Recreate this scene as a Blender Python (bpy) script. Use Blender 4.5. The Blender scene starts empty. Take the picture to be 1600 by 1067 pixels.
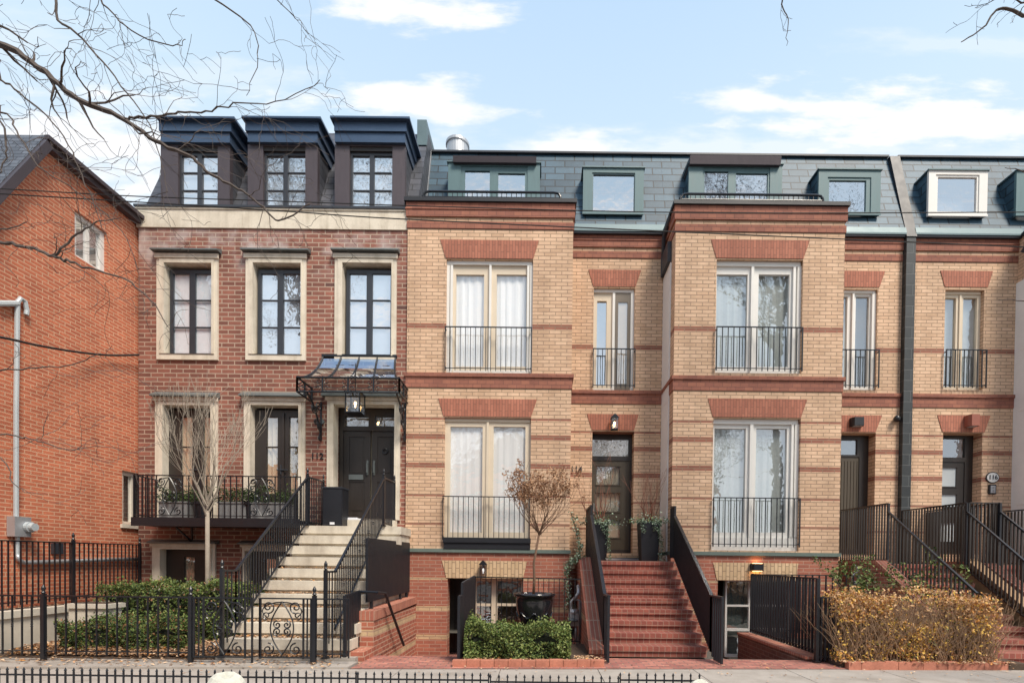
import bpy, math, random
from mathutils import Vector, Matrix
R = math.radians
rnd = random.Random(7)
S = bpy.context.scene
COL = S.collection

# ------------------------------------------------------------------ camera
F, PX, PY, PH, RO, H = 770.0, 845.0, 890.0, R(.75), R(.65), 1.63
cd = bpy.data.cameras.new("camera"); cam = bpy.data.objects.new("camera", cd); COL.objects.link(cam)
cam.matrix_world = Matrix.Translation((0, 0, H)) @ Matrix.Rotation(math.pi/2-PH, 4, 'X') @ Matrix.Rotation(RO, 4, 'Z')
cd.sensor_width = 36; cd.lens = F/1600*36
cd.shift_x = -(PX-800)/1600; cd.shift_y = (PY-533.5)/1600
cd.clip_end = 2000; cd.clip_start = .05
S.camera = cam
CR = cam.matrix_world.to_3x3()

def ray(px, py):
    return CR @ Vector(((px-PX)/F, -(py-PY)/F, -1))
def at(px, py, Y):
    """measured photo point on the vertical plane y = Y -> x, z"""
    d = ray(px, py); t = Y/d.y
    return d.x*t, H+d.z*t
def at3(px, py, Y):
    x, z = at(px, py, Y); return Vector((x, Y, z))
def RC(x0, y0, x1, y1, Y):
    mx, my = (x0+x1)/2, (y0+y1)/2
    return at(x0, my, Y)[0], at(x1, my, Y)[0], at(mx, y1, Y)[1], at(mx, y0, Y)[1]

# ------------------------------------------------------------------ world, sun, exposure
SUN_EL, SUN_AZ = R(54), R(143)          # azimuth from +Y clockwise: behind the viewer, to the right
W = bpy.data.worlds.new("World"); S.world = W; W.use_nodes = True
def build_world():
    nt = W.node_tree; N = nt.nodes; L = nt.links; N.clear()
    out = N.new('ShaderNodeOutputWorld'); bg = N.new('ShaderNodeBackground')
    sky = N.new('ShaderNodeTexSky'); sky.sky_type = 'NISHITA'; sky.sun_disc = False
    sky.sun_elevation = SUN_EL; sky.sun_rotation = SUN_AZ; sky.air_density = 1.0; sky.dust_density = .6; sky.ozone_density = 1.2
    tc = N.new('ShaderNodeTexCoord'); sep = N.new('ShaderNodeSeparateXYZ'); L.new(tc.outputs['Generated'], sep.inputs[0])
    def m(op, a, b=None, c=None, clamp=False):
        n = N.new('ShaderNodeMath'); n.operation = op; n.use_clamp = clamp
        for i, v in enumerate((a, b, c)):
            if v is None: continue
            if isinstance(v, (int, float)): n.inputs[i].default_value = v
            else: L.new(v, n.inputs[i])
        return n.outputs[0]
    yy = m('MAXIMUM', m('ABSOLUTE', sep.outputs[1]), .12)
    az = m('DIVIDE', sep.outputs[0], yy); el = m('DIVIDE', sep.outputs[2], yy)
    front = m('GREATER_THAN', sep.outputs[1], .12)
    cmb = N.new('ShaderNodeCombineXYZ'); L.new(az, cmb.inputs[0]); L.new(m('MULTIPLY', el, 3.2), cmb.inputs[1])
    def noise(sc, det, rough=.55, off=0.):
        n = N.new('ShaderNodeTexNoise'); n.inputs['Scale'].default_value = sc; n.inputs['Detail'].default_value = det
        n.inputs['Roughness'].default_value = rough
        mp = N.new('ShaderNodeMapping'); mp.inputs['Location'].default_value = (off, off*.7, 0)
        L.new(cmb.outputs[0], mp.inputs[0]); L.new(mp.outputs[0], n.inputs['Vector'])
        return n.outputs['Fac']
    n1 = noise(6.5, 8, .58); n2 = noise(2.2, 6, .55, 3.1)
    wob = m('SUBTRACT', n1, .5)
    tot = None
    # px centre, half sizes (px), strength
    for (cx, cy, hx, hy, st) in [(640, 158, 190, 38, 1.), (660, 12, 160, 42, .95), (1420, 185, 300, 58, 1.), (1185, 160, 80, 26, .8),
                                 (150, 230, 260, 95, .85), (925, 232, 130, 34, .9), (1500, 70, 230, 26, .35), (330, 120, 200, 40, .35), (1120, 235, 900, 40, .5),
                                 (40, 60, 120, 60, .3)]:
        d = ray(cx, cy); a0 = d.x/d.y; e0 = d.z/d.y
        d1 = ray(cx+hx, cy); d2 = ray(cx, cy-hy)
        sa = abs(d1.x/d1.y-a0); se = abs(d2.z/d2.y-e0)
        u = m('DIVIDE', m('SUBTRACT', az, a0), sa); v = m('DIVIDE', m('SUBTRACT', el, e0), se)
        r = m('SQRT', m('ADD', m('MULTIPLY', u, u), m('MULTIPLY', v, v)))
        q = m('SUBTRACT', m('ADD', 1., m('MULTIPLY', wob, 3.0)), r)
        q = m('MULTIPLY', m('MULTIPLY_ADD', q, 1.25, .12, clamp=True), st)
        tot = q if tot is None else m('MAXIMUM', tot, q)
    tot = m('MULTIPLY', tot, front)
    # loose cloud over the rest of the sky (behind the viewer, overhead)
    gen = m('MULTIPLY', m('MULTIPLY_ADD', n2, 5., -2.35, clamp=True), m('SUBTRACT', 1, front))
    tot = m('MAXIMUM', tot, m('MULTIPLY', gen, .8))
    ramp = N.new('ShaderNodeMapRange'); ramp.interpolation_type = 'SMOOTHSTEP'
    L.new(tot, ramp.inputs[0])
    mix = N.new('ShaderNodeMixRGB'); L.new(ramp.outputs[0], mix.inputs[0]); L.new(sky.outputs[0], mix.inputs[1])
    # whiter veil of thin cloud over the blue
    veil = N.new('ShaderNodeMixRGB'); veil.inputs[0].default_value = VEIL
    L.new(sky.outputs[0], veil.inputs[1])
    vr = N.new('ShaderNodeValToRGB'); e = vr.color_ramp.elements; e[0].position = 0; e[0].color = (7.0, 7.1, 7.2, 1); e[1].position = .95; e[1].color = (2.9, 4.5, 7.0, 1)
    q = e.new(.62); q.color = (4.9, 6.2, 7.3, 1); L.new(sep.outputs[2], vr.inputs[0]); L.new(vr.outputs[0], veil.inputs[2])
    L.new(veil.outputs[0], mix.inputs[1])
    mix.inputs[2].default_value = (6.9, 6.95, 7.1, 1)
    L.new(mix.outputs[0], bg.inputs[0]); bg.inputs[1].default_value = SKY_STR
    L.new(bg.outputs[0], out.inputs[0])
VEIL, SKY_STR = .86, .1
build_world()
sl = bpy.data.lights.new("sun", 'SUN'); sl.energy = 3.3; sl.angle = R(18); sl.color = (1, .90, .77)
so = bpy.data.objects.new("sun", sl); COL.objects.link(so)
sd = Vector((math.sin(SUN_AZ)*math.cos(SUN_EL), math.cos(SUN_AZ)*math.cos(SUN_EL), math.sin(SUN_EL)))
so.rotation_euler = sd.to_track_quat('Z', 'Y').to_euler()
S.view_settings.view_transform = 'Standard'; S.view_settings.look = 'None'
S.view_settings.exposure = 0.62; S.view_settings.gamma = 1

# ------------------------------------------------------------------ materials
class NB:
    def __init__(s, name):
        s.m = bpy.data.materials.new(name); s.m.use_nodes = True
        s.t = s.m.node_tree; s.N = s.t.nodes; s.L = s.t.links; s.N.clear()
        s.out = s.N.new('ShaderNodeOutputMaterial'); s.p = s.N.new('ShaderNodeBsdfPrincipled')
        s.L.new(s.p.outputs[0], s.out.inputs[0])
    def lk(s, a, b): s.L.new(a, b)
    def math(s, op, a, b=None, c=None, clamp=False):
        n = s.N.new('ShaderNodeMath'); n.operation = op; n.use_clamp = clamp
        for i, v in enumerate((a, b, c)):
            if v is None: continue
            if isinstance(v, (int, float)): n.inputs[i].default_value = v
            else: s.L.new(v, n.inputs[i])
        return n.outputs[0]
    def mix(s, f, a, b, mode='MIX'):
        n = s.N.new('ShaderNodeMixRGB'); n.blend_type = mode
        for i, v in enumerate((f, a, b)):
            if isinstance(v, (int, float)): n.inputs[i].default_value = v
            elif isinstance(v, tuple): n.inputs[i].default_value = v if len(v) == 4 else (*v, 1)
            else: s.L.new(v, n.inputs[i])
        return n.outputs[0]
    def noise(s, sc, det=4, vec=None, rough=.55, stretch=None):
        n = s.N.new('ShaderNodeTexNoise'); n.inputs['Scale'].default_value = sc; n.inputs['Detail'].default_value = det
        n.inputs['Roughness'].default_value = rough
        if vec is None:
            vec = s.pos()
        if stretch:
            mp = s.N.new('ShaderNodeMapping'); mp.inputs['Scale'].default_value = stretch
            s.L.new(vec, mp.inputs[0]); vec = mp.outputs[0]
        s.L.new(vec, n.inputs['Vector']); return n.outputs['Fac']
    def pos(s):
        if not hasattr(s, '_g'): s._g = s.N.new('ShaderNodeNewGeometry')
        return s._g.outputs['Position']
    def obj(s):
        if not hasattr(s, '_o'): s._o = s.N.new('ShaderNodeTexCoord')
        return s._o.outputs['Object']
    def wall_uv(s, swap=False):
        s.pos(); g = s._g
        a = s.N.new('ShaderNodeSeparateXYZ'); s.L.new(g.outputs['Position'], a.inputs[0])
        b = s.N.new('ShaderNodeSeparateXYZ'); s.L.new(g.outputs['True Normal'], b.inputs[0])
        fx = s.math('GREATER_THAN', s.math('ABSOLUTE', b.outputs[0]), .6)
        fz = s.math('GREATER_THAN', s.math('ABSOLUTE', b.outputs[2]), .85)
        u = s.math('ADD', s.math('MULTIPLY', a.outputs[1], fx), s.math('MULTIPLY', a.outputs[0], s.math('SUBTRACT', 1, fx)))
        v = s.math('ADD', s.math('MULTIPLY', a.outputs[1], fz), s.math('MULTIPLY', a.outputs[2], s.math('SUBTRACT', 1, fz)))
        s.z = a.outputs[2]
        c = s.N.new('ShaderNodeCombineXYZ')
        s.L.new(v if swap else u, c.inputs[0]); s.L.new(u if swap else v, c.inputs[1])
        return c.outputs[0]
    def bump(s, h, st=.3, dist=.01):
        n = s.N.new('ShaderNodeBump'); n.inputs['Strength'].default_value = st; n.inputs['Distance'].default_value = dist
        s.L.new(h, n.inputs['Height']); s.L.new(n.outputs[0], s.p.inputs['Normal'])
    def set(s, **k):
        for a, v in k.items():
            s.p.inputs[a.replace('_', ' ')].default_value = v if not isinstance(v, tuple) else (*v, 1)
        return s

def sc(c, k): return tuple(min(1, x*k) for x in c[:3])
def brick(name, c1, c2, mort, bw, rh, ms=.010, bands=None, bc1=None, bc2=None, swap=False, offset=.5, var=.35, extra=None, rough=.85, bump=.5, stain=.35, dark=None, bias=0., dth=.78):
    b = NB(name); uv = b.wall_uv(swap)
    def tex(a, c, mo):
        t = b.N.new('ShaderNodeTexBrick'); t.offset = offset; t.squash = 1
        t.inputs['Color1'].default_value = (*a, 1); t.inputs['Color2'].default_value = (*c, 1); t.inputs['Mortar'].default_value = (*mo, 1)
        t.inputs['Scale'].default_value = 1; t.inputs['Mortar Size'].default_value = ms; t.inputs['Mortar Smooth'].default_value = .15
        t.inputs['Brick Width'].default_value = bw; t.inputs['Row Height'].default_value = rh; t.inputs['Bias'].default_value = bias
        b.lk(uv, t.inputs['Vector']); return t
    t = tex(c1, c2, mort); col = t.outputs['Color']
    if bands:
        t2 = tex(bc1, bc2, sc(mort, .8))
        rp = b.N.new('ShaderNodeValToRGB'); rp.color_ramp.interpolation = 'CONSTANT'
        e = rp.color_ramp.elements; e[0].position = 0; e[0].color = (0, 0, 0, 1); e[1].position = 1; e[1].color = (0, 0, 0, 1)
        for z0, z1 in sorted(bands):
            q = e.new((z0+2)/14); q.color = (1, 1, 1, 1); q = e.new((z1+2)/14); q.color = (0, 0, 0, 1)
        b.lk(b.math('DIVIDE', b.math('ADD', b.z, 2), 14), rp.inputs[0])
        col = b.mix(rp.outputs[0], col, t2.outputs['Color'])
    # per-brick odd dark ones
    if dark:
        t3 = tex((0, 0, 0), (1, 1, 1), (0, 0, 0)); t3.inputs['Bias'].default_value = -.15
        f = b.math('GREATER_THAN', t3.outputs['Color'], dth)
        f = b.math('MULTIPLY', f, b.math('SUBTRACT', 1, t.outputs['Fac']))
        col = b.mix(b.math('MULTIPLY', f, .75), col, dark)
    n = b.noise(1.1, 6); n2 = b.noise(9, 5); n3 = b.noise(70, 3)
    k = b.math('ADD', b.math('MULTIPLY', n, stain), b.math('ADD', b.math('MULTIPLY', n2, var), b.math('MULTIPLY', n3, .25)))
    st_ = b.noise(1., 5, stretch=(2.2, 2.2, .22)); k = b.math('ADD', k, b.math('MULTIPLY_ADD', st_, .5, -.25))
    k = b.math('ADD', k, 1-.5*(stain+var+.25))
    cc = b.N.new('ShaderNodeCombineXYZ'); [b.lk(k, cc.inputs[i]) for i in range(3)]
    col = b.mix(1, col, cc.outputs[0], 'MULTIPLY')
    if extra:       # pale bloom patches (efflorescence) at given height
        zc, zw, ec, amt = extra
        f = b.math('SUBTRACT', 1, b.math('DIVIDE', b.math('ABSOLUTE', b.math('SUBTRACT', b.z, zc)), zw), clamp=True)
        f = b.math('MULTIPLY', f, b.math('MULTIPLY_ADD', b.noise(1.6, 5), 5, -2.3, clamp=True))
        col = b.mix(b.math('MULTIPLY', f, amt), col, ec)
    b.lk(col, b.p.inputs['Base Color']); b.p.inputs['Roughness'].default_value = rough
    h = b.math('SUBTRACT', b.math('MULTIPLY', n3, .4), t.outputs['Fac']); b.bump(h, bump, .008)
    return b.m
def plain(name, c, rough=.5, metal=0., nsc=6., namt=.25, bump=0., bsc=60., spec=.5, stretch=None, coat=0.):
    b = NB(name); n = b.noise(nsc, 5, stretch=stretch); n2 = b.noise(nsc*9, 3, stretch=stretch)
    k = b.math('ADD', b.math('MULTIPLY', n, namt), b.math('MULTIPLY_ADD', n2, namt*.6, 1-.8*namt))
    cc = b.N.new('ShaderNodeCombineXYZ'); [b.lk(k, cc.inputs[i]) for i in range(3)]
    b.lk(b.mix(1, (*c, 1), cc.outputs[0], 'MULTIPLY'), b.p.inputs['Base Color'])
    r = b.math('MULTIPLY_ADD', n, .2, rough-.1, clamp=True); b.lk(r, b.p.inputs['Roughness'])
    b.p.inputs['Metallic'].default_value = metal; b.p.inputs['Specular IOR Level'].default_value = spec
    b.p.inputs['Coat Weight'].default_value = coat
    if bump: b.bump(b.noise(bsc, 4, stretch=stretch), bump, .006)
    return b.m
def emis(name, c, s):
    b = NB(name); b.p.inputs['Base Color'].default_value = (*c, 1); b.p.inputs['Emission Color'].default_value = (*c, 1); b.p.inputs['Emission Strength'].default_value = s; return b.m
def glass(name, fac, rough=.0, wav=.12, tint=(1, 1, 1)):
    b = NB(name); g = b.N.new('ShaderNodeBsdfGlossy'); g.inputs['Roughness'].default_value = rough; g.inputs['Color'].default_value = (.95, .97, 1, 1)
    t = b.N.new('ShaderNodeBsdfTransparent'); t.inputs['Color'].default_value = (*tint, 1)
    mx = b.N.new('ShaderNodeMixShader'); fr = b.N.new('ShaderNodeLayerWeight'); fr.inputs['Blend'].default_value = .5
    b.lk(b.math('MULTIPLY_ADD', b.math('POWER', fr.outputs['Facing'], 5.), 1-fac, fac, clamp=True), mx.inputs[0])
    b.lk(t.outputs[0], mx.inputs[1]); b.lk(g.outputs[0], mx.inputs[2]); b.lk(mx.outputs[0], b.out.inputs[0])
    bp = b.N.new('ShaderNodeBump'); bp.inputs['Strength'].default_value = wav; bp.inputs['Distance'].default_value = .02
    b.lk(b.noise(5., 2, rough=.4), bp.inputs['Height']); b.lk(bp.outputs[0], g.inputs['Normal'])
    return b.m
def leafmat(name, c, tr=.25):
    b = NB(name); n = b.noise(14, 3); n2 = b.noise(90, 2)
    k = b.math('ADD', b.math('MULTIPLY', n, .8), b.math('MULTIPLY_ADD', n2, .7, .25))
    cc = b.N.new('ShaderNodeCombineXYZ'); [b.lk(k, cc.inputs[i]) for i in range(3)]
    b.lk(b.mix(1, (*c, 1), cc.outputs[0], 'MULTIPLY'), b.p.inputs['Base Color'])
    b.p.inputs['Roughness'].default_value = .55; b.p.inputs['Specular IOR Level'].default_value = .35
    return b.m

RH = .0837
def rows(ks): return [(k*RH+.004, (k+1)*RH+.004) for k in ks]
RB1, RB2 = (.33, .13, .082), (.25, .095, .065)
YB1, YB2 = (.68, .465, .312), (.555, .362, .232)
M = dict(
 yellow=brick('yellow_brick', YB1, YB2, (.34, .225, .15), .268, RH, .0095, rows([83, 58, 53, 45, 37, 29]), RB1, RB2, var=.32, stain=.55, dark=(.36, .22, .13), dth=.88),
 base=brick('red_base_brick', (.40, .14, .088), (.30, .098, .066), (.42, .26, .19), .268, RH, .008, rows([14, 6, -2]), (.56, .40, .24), (.48, .33, .19), var=.35),
 red=brick('red_band_brick', RB1, RB2, (.17, .07, .055), .20, .095, .006, var=.35),
 soldier=brick('red_soldier_brick', (.43, .165, .105), (.34, .125, .08), (.22, .095, .065), .30, .066, .007, swap=True, var=.3),
 ysoldier=brick('yellow_soldier_brick', (.66, .47, .29), (.55, .38, .22), (.32, .21, .13), .25, .085, .009, swap=True, var=.3),
 b112=brick('dark_red_brick', (.30, .115, .08), (.165, .064, .047), (.40, .295, .225), .295, .1, .012, extra=(8.75, .75, (.56, .50, .48), .8), dark=(.10, .05, .045), dth=.84, var=.35, stain=.5),
 bleft=brick('orange_red_brick', (.58, .175, .088), (.43, .12, .062), (.60, .34, .215), .21, .072, .010, dark=(.22, .075, .05), dth=.9, var=.35, stain=.55),
 stair_brick=brick('stair_brick', (.33, .10, .07), (.22, .062, .048), (.34, .2, .15), .105, .1, .007, offset=0., var=.4),
 paver=brick('paver_brick', (.46, .19, .14), (.30, .105, .085), (.20, .12, .10), .21, .105, .012, var=.7, stain=.7),
 coping=brick('coping_brick', (.44, .16, .10), (.34, .11, .075), (.42, .27, .2), .075, .3, .008, offset=0., var=.35),
 slate=brick('blue_green_slate', (.048, .104, .150), (.020, .052, .080), (.008, .014, .019), .50, .215, .014, var=.5, rough=.55, bump=.8, stain=.5),
 slated=brick('dark_grey_slate', (.088, .092, .112), (.046, .05, .062), (.016, .016, .02), .37, .20, .010, var=.5, rough=.5, bump=.8, stain=.4),

 slatek=brick('black_slate', (.035, .04, .042), (.018, .021, .023), (.075, .08, .08), .37, .26, .012, var=.5, rough=.5, bump=.8, stain=.5),
 slatel=brick('neighbour_slate', (.14, .15, .175), (.085, .09, .105), (.03, .03, .035), .22, .1, .010, var=.5, rough=.5, bump=.8, stain=.4),
 stone=plain('limestone', (.66, .59, .48), .8, 0, 2.5, .4, .15, 40),
 step=plain('stair_stone', (.60, .545, .45), .85, 0, 3.5, .6, .25, 50),
 concrete=plain('sidewalk_concrete', (.33, .295, .26), .9, 0, 1.6, .6, .25, 120),
 asphalt=plain('asphalt', (.05, .05, .052), .9, 0, 2, .4, .3, 150),
 cream=plain('cream_render', (.62, .57, .48), .85, 0, 2, .3, .1, 60),
 soil=plain('garden_soil', (.07, .045, .03), .95, 0, 6, .9, .8, 40),
 ground=plain('ground_earth', (.10, .09, .075), .95, 0, 1, .5, .3, 30),
 black=plain('black_metal', (.013, .0145, .019), .32, .0, 5, .3, 0, spec=.5),
 blackw=plain('black_paint_bars', (.011, .012, .017), .5, .0, 5, .3),
 skymetal=plain('sky_tinted_metal', (.060, .098, .165), .35, .35, 2.5, .25, .05, 6),  # dark metal, with the blue of mirrored sky put into its colour
 purple=plain('brown_zinc', (.080, .065, .074), .5, .3, 5, .35, 0, stretch=(4, 4, .6)),
 sash=plain('charcoal_window_frame', (.032, .036, .046), .4),
 dwood=plain('dark_brown_door', (.030, .024, .021), .42, 0, 4, .4, .05, 30, stretch=(6, 6, .5)),
 dolive=plain('olive_brown_door', (.075, .058, .038), .42, 0, 4, .35, .05, 30, stretch=(6, 6, .5)),
 white=plain('white_paint', (.74, .72, .68), .5, 0, 4, .12),
 beige=plain('beige_paint', (.66, .56, .43), .5, 0, 4, .14),
 brownf=plain('taupe_screen_frame', (.16, .13, .10), .5),
 panelw=plain('white_cladding', (.80, .79, .77), .55, 0, 1.2, .2),
 green=plain('green_board', (.095, .17, .185), .55, 0, 3, .35, .1, 20, stretch=(5, 5, .7)),
 verd=plain('pale_green_flashing', (.11, .165, .18), .5, .2, 3, .4),
 ledge=plain('green_grey_ledge', (.13, .17, .15), .6, 0, 3, .4),
 lead=plain('lead_cap', (.15, .17, .17), .5, .3, 4, .4),
 zinc=plain('grey_galvanised', (.46, .47, .49), .4, .5, 5, .2),
 greyb=plain('grey_planter', (.20, .20, .205), .6, 0, 3, .3),
 pot=plain('black_glaze', (.012, .012, .015), .18, 0, 3, .2, coat=.6),
 dark=plain('dark_interior', (.02, .018, .016), .9),
 room=plain('dim_interior', (.09, .075, .06), .9, 0, 1.5, .7),
 mid=plain('grey_blind', (.50, .545, .525), .8, 0, 2, .4),
 curtain=plain('white_sheer', (.88, .88, .87), .9, 0, 3, .10),
 skycur=plain('sky_tinted_sheer', (.78, .84, .90), .9, 0, 1.2, .25),  # sheer tinted pale blue to stand in for the sky reflection
 cream_cur=plain('cream_curtain', (.62, .54, .40), .9, 0, 3, .3, stretch=(9, 9, .5)),
 frost=plain('frosted_glass', (.46, .50, .52), .35, 0, 2, .12),
 teal=plain('blind_teal', (.09, .125, .12), .5, 0, 2, .25),
 bark=plain('grey_bark', (.125, .105, .09), .9, 0, 8, .6, .6, 40),
 bark2=plain('dark_twig', (.10, .08, .07), .9, 0, 8, .5),
 barky=plain('young_bark', (.30, .255, .205), .9, 0, 8, .5, .4, 60),
 redtwig=plain('red_twig', (.20, .075, .045), .8, 0, 8, .5),
 haytwig=plain('tan_twig', (.30, .19, .115), .9, 0, 8, .6),
 hydtwig=plain('brown_twig', (.14, .08, .05), .85, 0, 8, .5),
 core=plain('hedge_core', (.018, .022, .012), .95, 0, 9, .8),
 corey=plain('twiggy_core', (.13, .085, .045), .95, 0, 14, .9, .8, 40),
 rock=plain('pale_boulder', (.50, .50, .44), .9, 0, 5, .5, .5, 25),
 rust=plain('rust_fitting', (.28, .09, .06), .6),
 plate=plain('white_enamel', (.78, .77, .74), .3),
 paper=plain('white_paper', (.75, .76, .80), .7),
 tan=plain('tan_board', (.28, .17, .09), .7, 0, 5, .4),
 wire=plain('cable_black', (.015, .015, .016), .6),
 g1=leafmat('leaf_green', (.10, .15, .035)), g2=leafmat('leaf_dark_green', (.042, .072, .024)), g3=leafmat('leaf_light_green', (.20, .235, .07)),
 l1=leafmat('dead_leaf_pale', (.60, .42, .27)), l2=leafmat('dead_leaf_tan', (.46, .27, .15)), l3=leafmat('dead_leaf_brown', (.28, .15, .085)),
 y1=leafmat('leaf_yellow', (.80, .52, .12)), y2=leafmat('leaf_ochre', (.58, .27, .075)), y3=leafmat('leaf_brown', (.28, .14, .07)),
 o1=leafmat('leaf_tan', (.62, .38, .19)), iv=leafmat('ivy_pale', (.30, .38, .28)), iv2=leafmat('ivy_green', (.085, .14, .075)),
 lampw=emis('warm_bulb', (1., .62, .25), 9.), lampb=emis('bulb', (.8, .78, .74), .6),
)
M['glass'] = glass('window_glass', .34)
M['glass2'] = glass('reflective_glass', .62, wav=.2)
M['glassd'] = glass('dark_glass', .36, wav=.35)
M['glassc'] = glass('clear_glass', .16)
M['glasss'] = glass('sheer_backed_glass', .22, wav=.3)

def streaked(name, c, dirt, sc_=1.):
    b = NB(name); n = b.noise(3*sc_, 6); v = b.noise(1., 6, stretch=(7*sc_, 7*sc_, .5)); f = b.math('MULTIPLY_ADD', b.math('MULTIPLY', n, v), 3.2, -.62, clamp=True)
    col = b.mix(f, (*c, 1), (*dirt, 1)); n3 = b.noise(40, 3); cc = b.N.new('ShaderNodeCombineXYZ'); k = b.math('MULTIPLY_ADD', n3, .3, .85); [b.lk(k, cc.inputs[i]) for i in range(3)]
    b.lk(b.mix(1, col, cc.outputs[0], 'MULTIPLY'), b.p.inputs['Base Color']); b.p.inputs['Roughness'].default_value = .85; b.bump(n3, .2, .005); return b.m
M['stone'] = streaked('limestone', (.70, .63, .52), (.44, .38, .29))
M['step'] = streaked('stair_stone', (.62, .565, .47), (.34, .29, .23), .7)
M['concrete'] = streaked('sidewalk_concrete', (.36, .325, .29), (.23, .20, .17), .45)
# ------------------------------------------------------------------ mesh builder
class B:
    def __init__(s): s.v = []; s.f = []; s.mi = []
    def face(s, pts, m=0):
        n = len(s.v); s.v += [tuple(p) for p in pts]; s.f.append(tuple(range(n, n+len(pts)))); s.mi.append(m)
    def box(s, x0, x1, y0, y1, z0, z1, m=0):
        if x0 > x1: x0, x1 = x1, x0
        if y0 > y1: y0, y1 = y1, y0
        if z0 > z1: z0, z1 = z1, z0
        n = len(s.v)
        s.v += [(x0,y0,z0),(x1,y0,z0),(x1,y1,z0),(x0,y1,z0),(x0,y0,z1),(x1,y0,z1),(x1,y1,z1),(x0,y1,z1)]
        for q in ((0,3,2,1),(4,5,6,7),(0,1,5,4),(1,2,6,5),(2,3,7,6),(3,0,4,7)):
            s.f.append(tuple(n+i for i in q)); s.mi.append(m)
    def obox(s, p0, p1, w, h, m=0, up=(0, 0, 1)):
        """bar from p0 to p1, width w, height h"""
        p0, p1 = Vector(p0), Vector(p1); d = (p1-p0).normalized(); u = Vector(up)
        if abs(d.dot(u)) > .99: u = Vector((0, 1, 0))
        r = d.cross(u).normalized()*w/2; u = r.cross(d).normalized()*h/2
        n = len(s.v)
        for p in (p0, p1):
            for a, c in ((-1,-1),(1,-1),(1,1),(-1,1)): s.v.append(tuple(p+r*a+u*c))
        for q in ((0,1,2,3),(7,6,5,4),(0,4,5,1),(1,5,6,2),(2,6,7,3),(3,7,4,0)):
            s.f.append(tuple(n+i for i in q)); s.mi.append(m)
    def prism(s, poly, a0, a1, axis='y', m=0):
        """poly in the two other axes, extruded along axis"""
        def P(p, a):
            return {'y': (p[0], a, p[1]), 'x': (a, p[0], p[1]), 'z': (p[0], p[1], a)}[axis]
        n = len(s.v); k = len(poly)
        s.v += [P(p, a0) for p in poly]+[P(p, a1) for p in poly]
        s.f.append(tuple(n+i for i in range(k))); s.mi.append(m)
        s.f.append(tuple(n+k+i for i in reversed(range(k)))); s.mi.append(m)
        for i in range(k):
            j = (i+1) % k; s.f.append((n+j, n+i, n+k+i, n+k+j)); s.mi.append(m)
    def tube(s, pts, r, n=6, r1=None, m=0, closed=False):
        pts = [Vector(p) for p in pts]; k = len(pts)
        if k < 2: return
        base = len(s.v); prev = None
        for i, p in enumerate(pts):
            d = (pts[min(i+1, k-1)]-pts[max(i-1, 0)])
            if closed: d = pts[(i+1) % k]-pts[i-1]
            d = d.normalized() if d.length > 1e-9 else Vector((0, 0, 1))
            if prev is None:
                a = d.orthogonal().normalized()
            else:
                a = prev-d*prev.dot(d)
                a = a.normalized() if a.length > 1e-6 else d.orthogonal().normalized()
            prev = a; b = d.cross(a)
            rr = r[i] if isinstance(r, list) else (r if r1 is None else r+(r1-r)*i/(k-1))
            for j in range(n):
                t = 2*math.pi*(j+.5)/n; s.v.append(tuple(p+(a*math.cos(t)+b*math.sin(t))*rr))
        for i in range(k if closed else k-1):
            i2 = (i+1) % k
            for j in range(n):
                j2 = (j+1) % n
                s.f.append((base+i*n+j, base+i*n+j2, base+i2*n+j2, base+i2*n+j)); s.mi.append(m)
        if not closed:
            s.f.append(tuple(base+j for j in reversed(range(n)))); s.mi.append(m)
            s.f.append(tuple(base+(k-1)*n+j for j in range(n))); s.mi.append(m)
    def lathe(s, prof, c, n=20, m=0):
        base = len(s.v); k = len(prof)
        for r, z in prof:
            for j in range(n):
                t = 2*math.pi*j/n; s.v.append((c[0]+r*math.cos(t), c[1]+r*math.sin(t), c[2]+z))
        for i in range(k-1):
            for j in range(n):
                j2 = (j+1) % n; s.f.append((base+i*n+j, base+i*n+j2, base+(i+1)*n+j2, base+(i+1)*n+j)); s.mi.append(m)
        s.f.append(tuple(base+j for j in reversed(range(n)))); s.mi.append(m)
        s.f.append(tuple(base+(k-1)*n+j for j in range(n))); s.mi.append(m)
    def panel(s, x0, x1, z0, z1, y0, y1, holes=(), m=0, mh=None, back=True):
        """vertical panel facing -y with rectangular holes and their reveals"""
        mh = m if mh is None else mh
        holes = [(max(a, x0), min(b, x1), max(c, z0), min(d, z1)) for a, b, c, d in holes]
        xs = sorted(set([x0, x1]+[h[0] for h in holes]+[h[1] for h in holes])); zs = sorted(set([z0, z1]+[h[2] for h in holes]+[h[3] for h in holes]))
        for i in range(len(xs)-1):
            for j in range(len(zs)-1):
                cx, cz = (xs[i]+xs[i+1])/2, (zs[j]+zs[j+1])/2
                if any(h[0] < cx < h[1] and h[2] < cz < h[3] for h in holes): continue
                a, b, c, d = xs[i], xs[i+1], zs[j], zs[j+1]
                s.face([(a, y0, c), (b, y0, c), (b, y0, d), (a, y0, d)], m)
                if back: s.face([(a, y1, d), (b, y1, d), (b, y1, c), (a, y1, c)], m)
        def edge(h, o, mm):
            a, b, c, d = h
            for q in (((a,y0,c),(a,y1,c),(a,y1,d),(a,y0,d)), ((b,y0,d),(b,y1,d),(b,y1,c),(b,y0,c)), ((a,y0,d),(a,y1,d),(b,y1,d),(b,y0,d)), ((b,y0,c),(b,y1,c),(a,y1,c),(a,y0,c))):
                s.face(q if not o else q[::-1], mm)
        for h in holes: edge(h, False, mh)
        edge((x0, x1, z0, z1), True, m)
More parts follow.
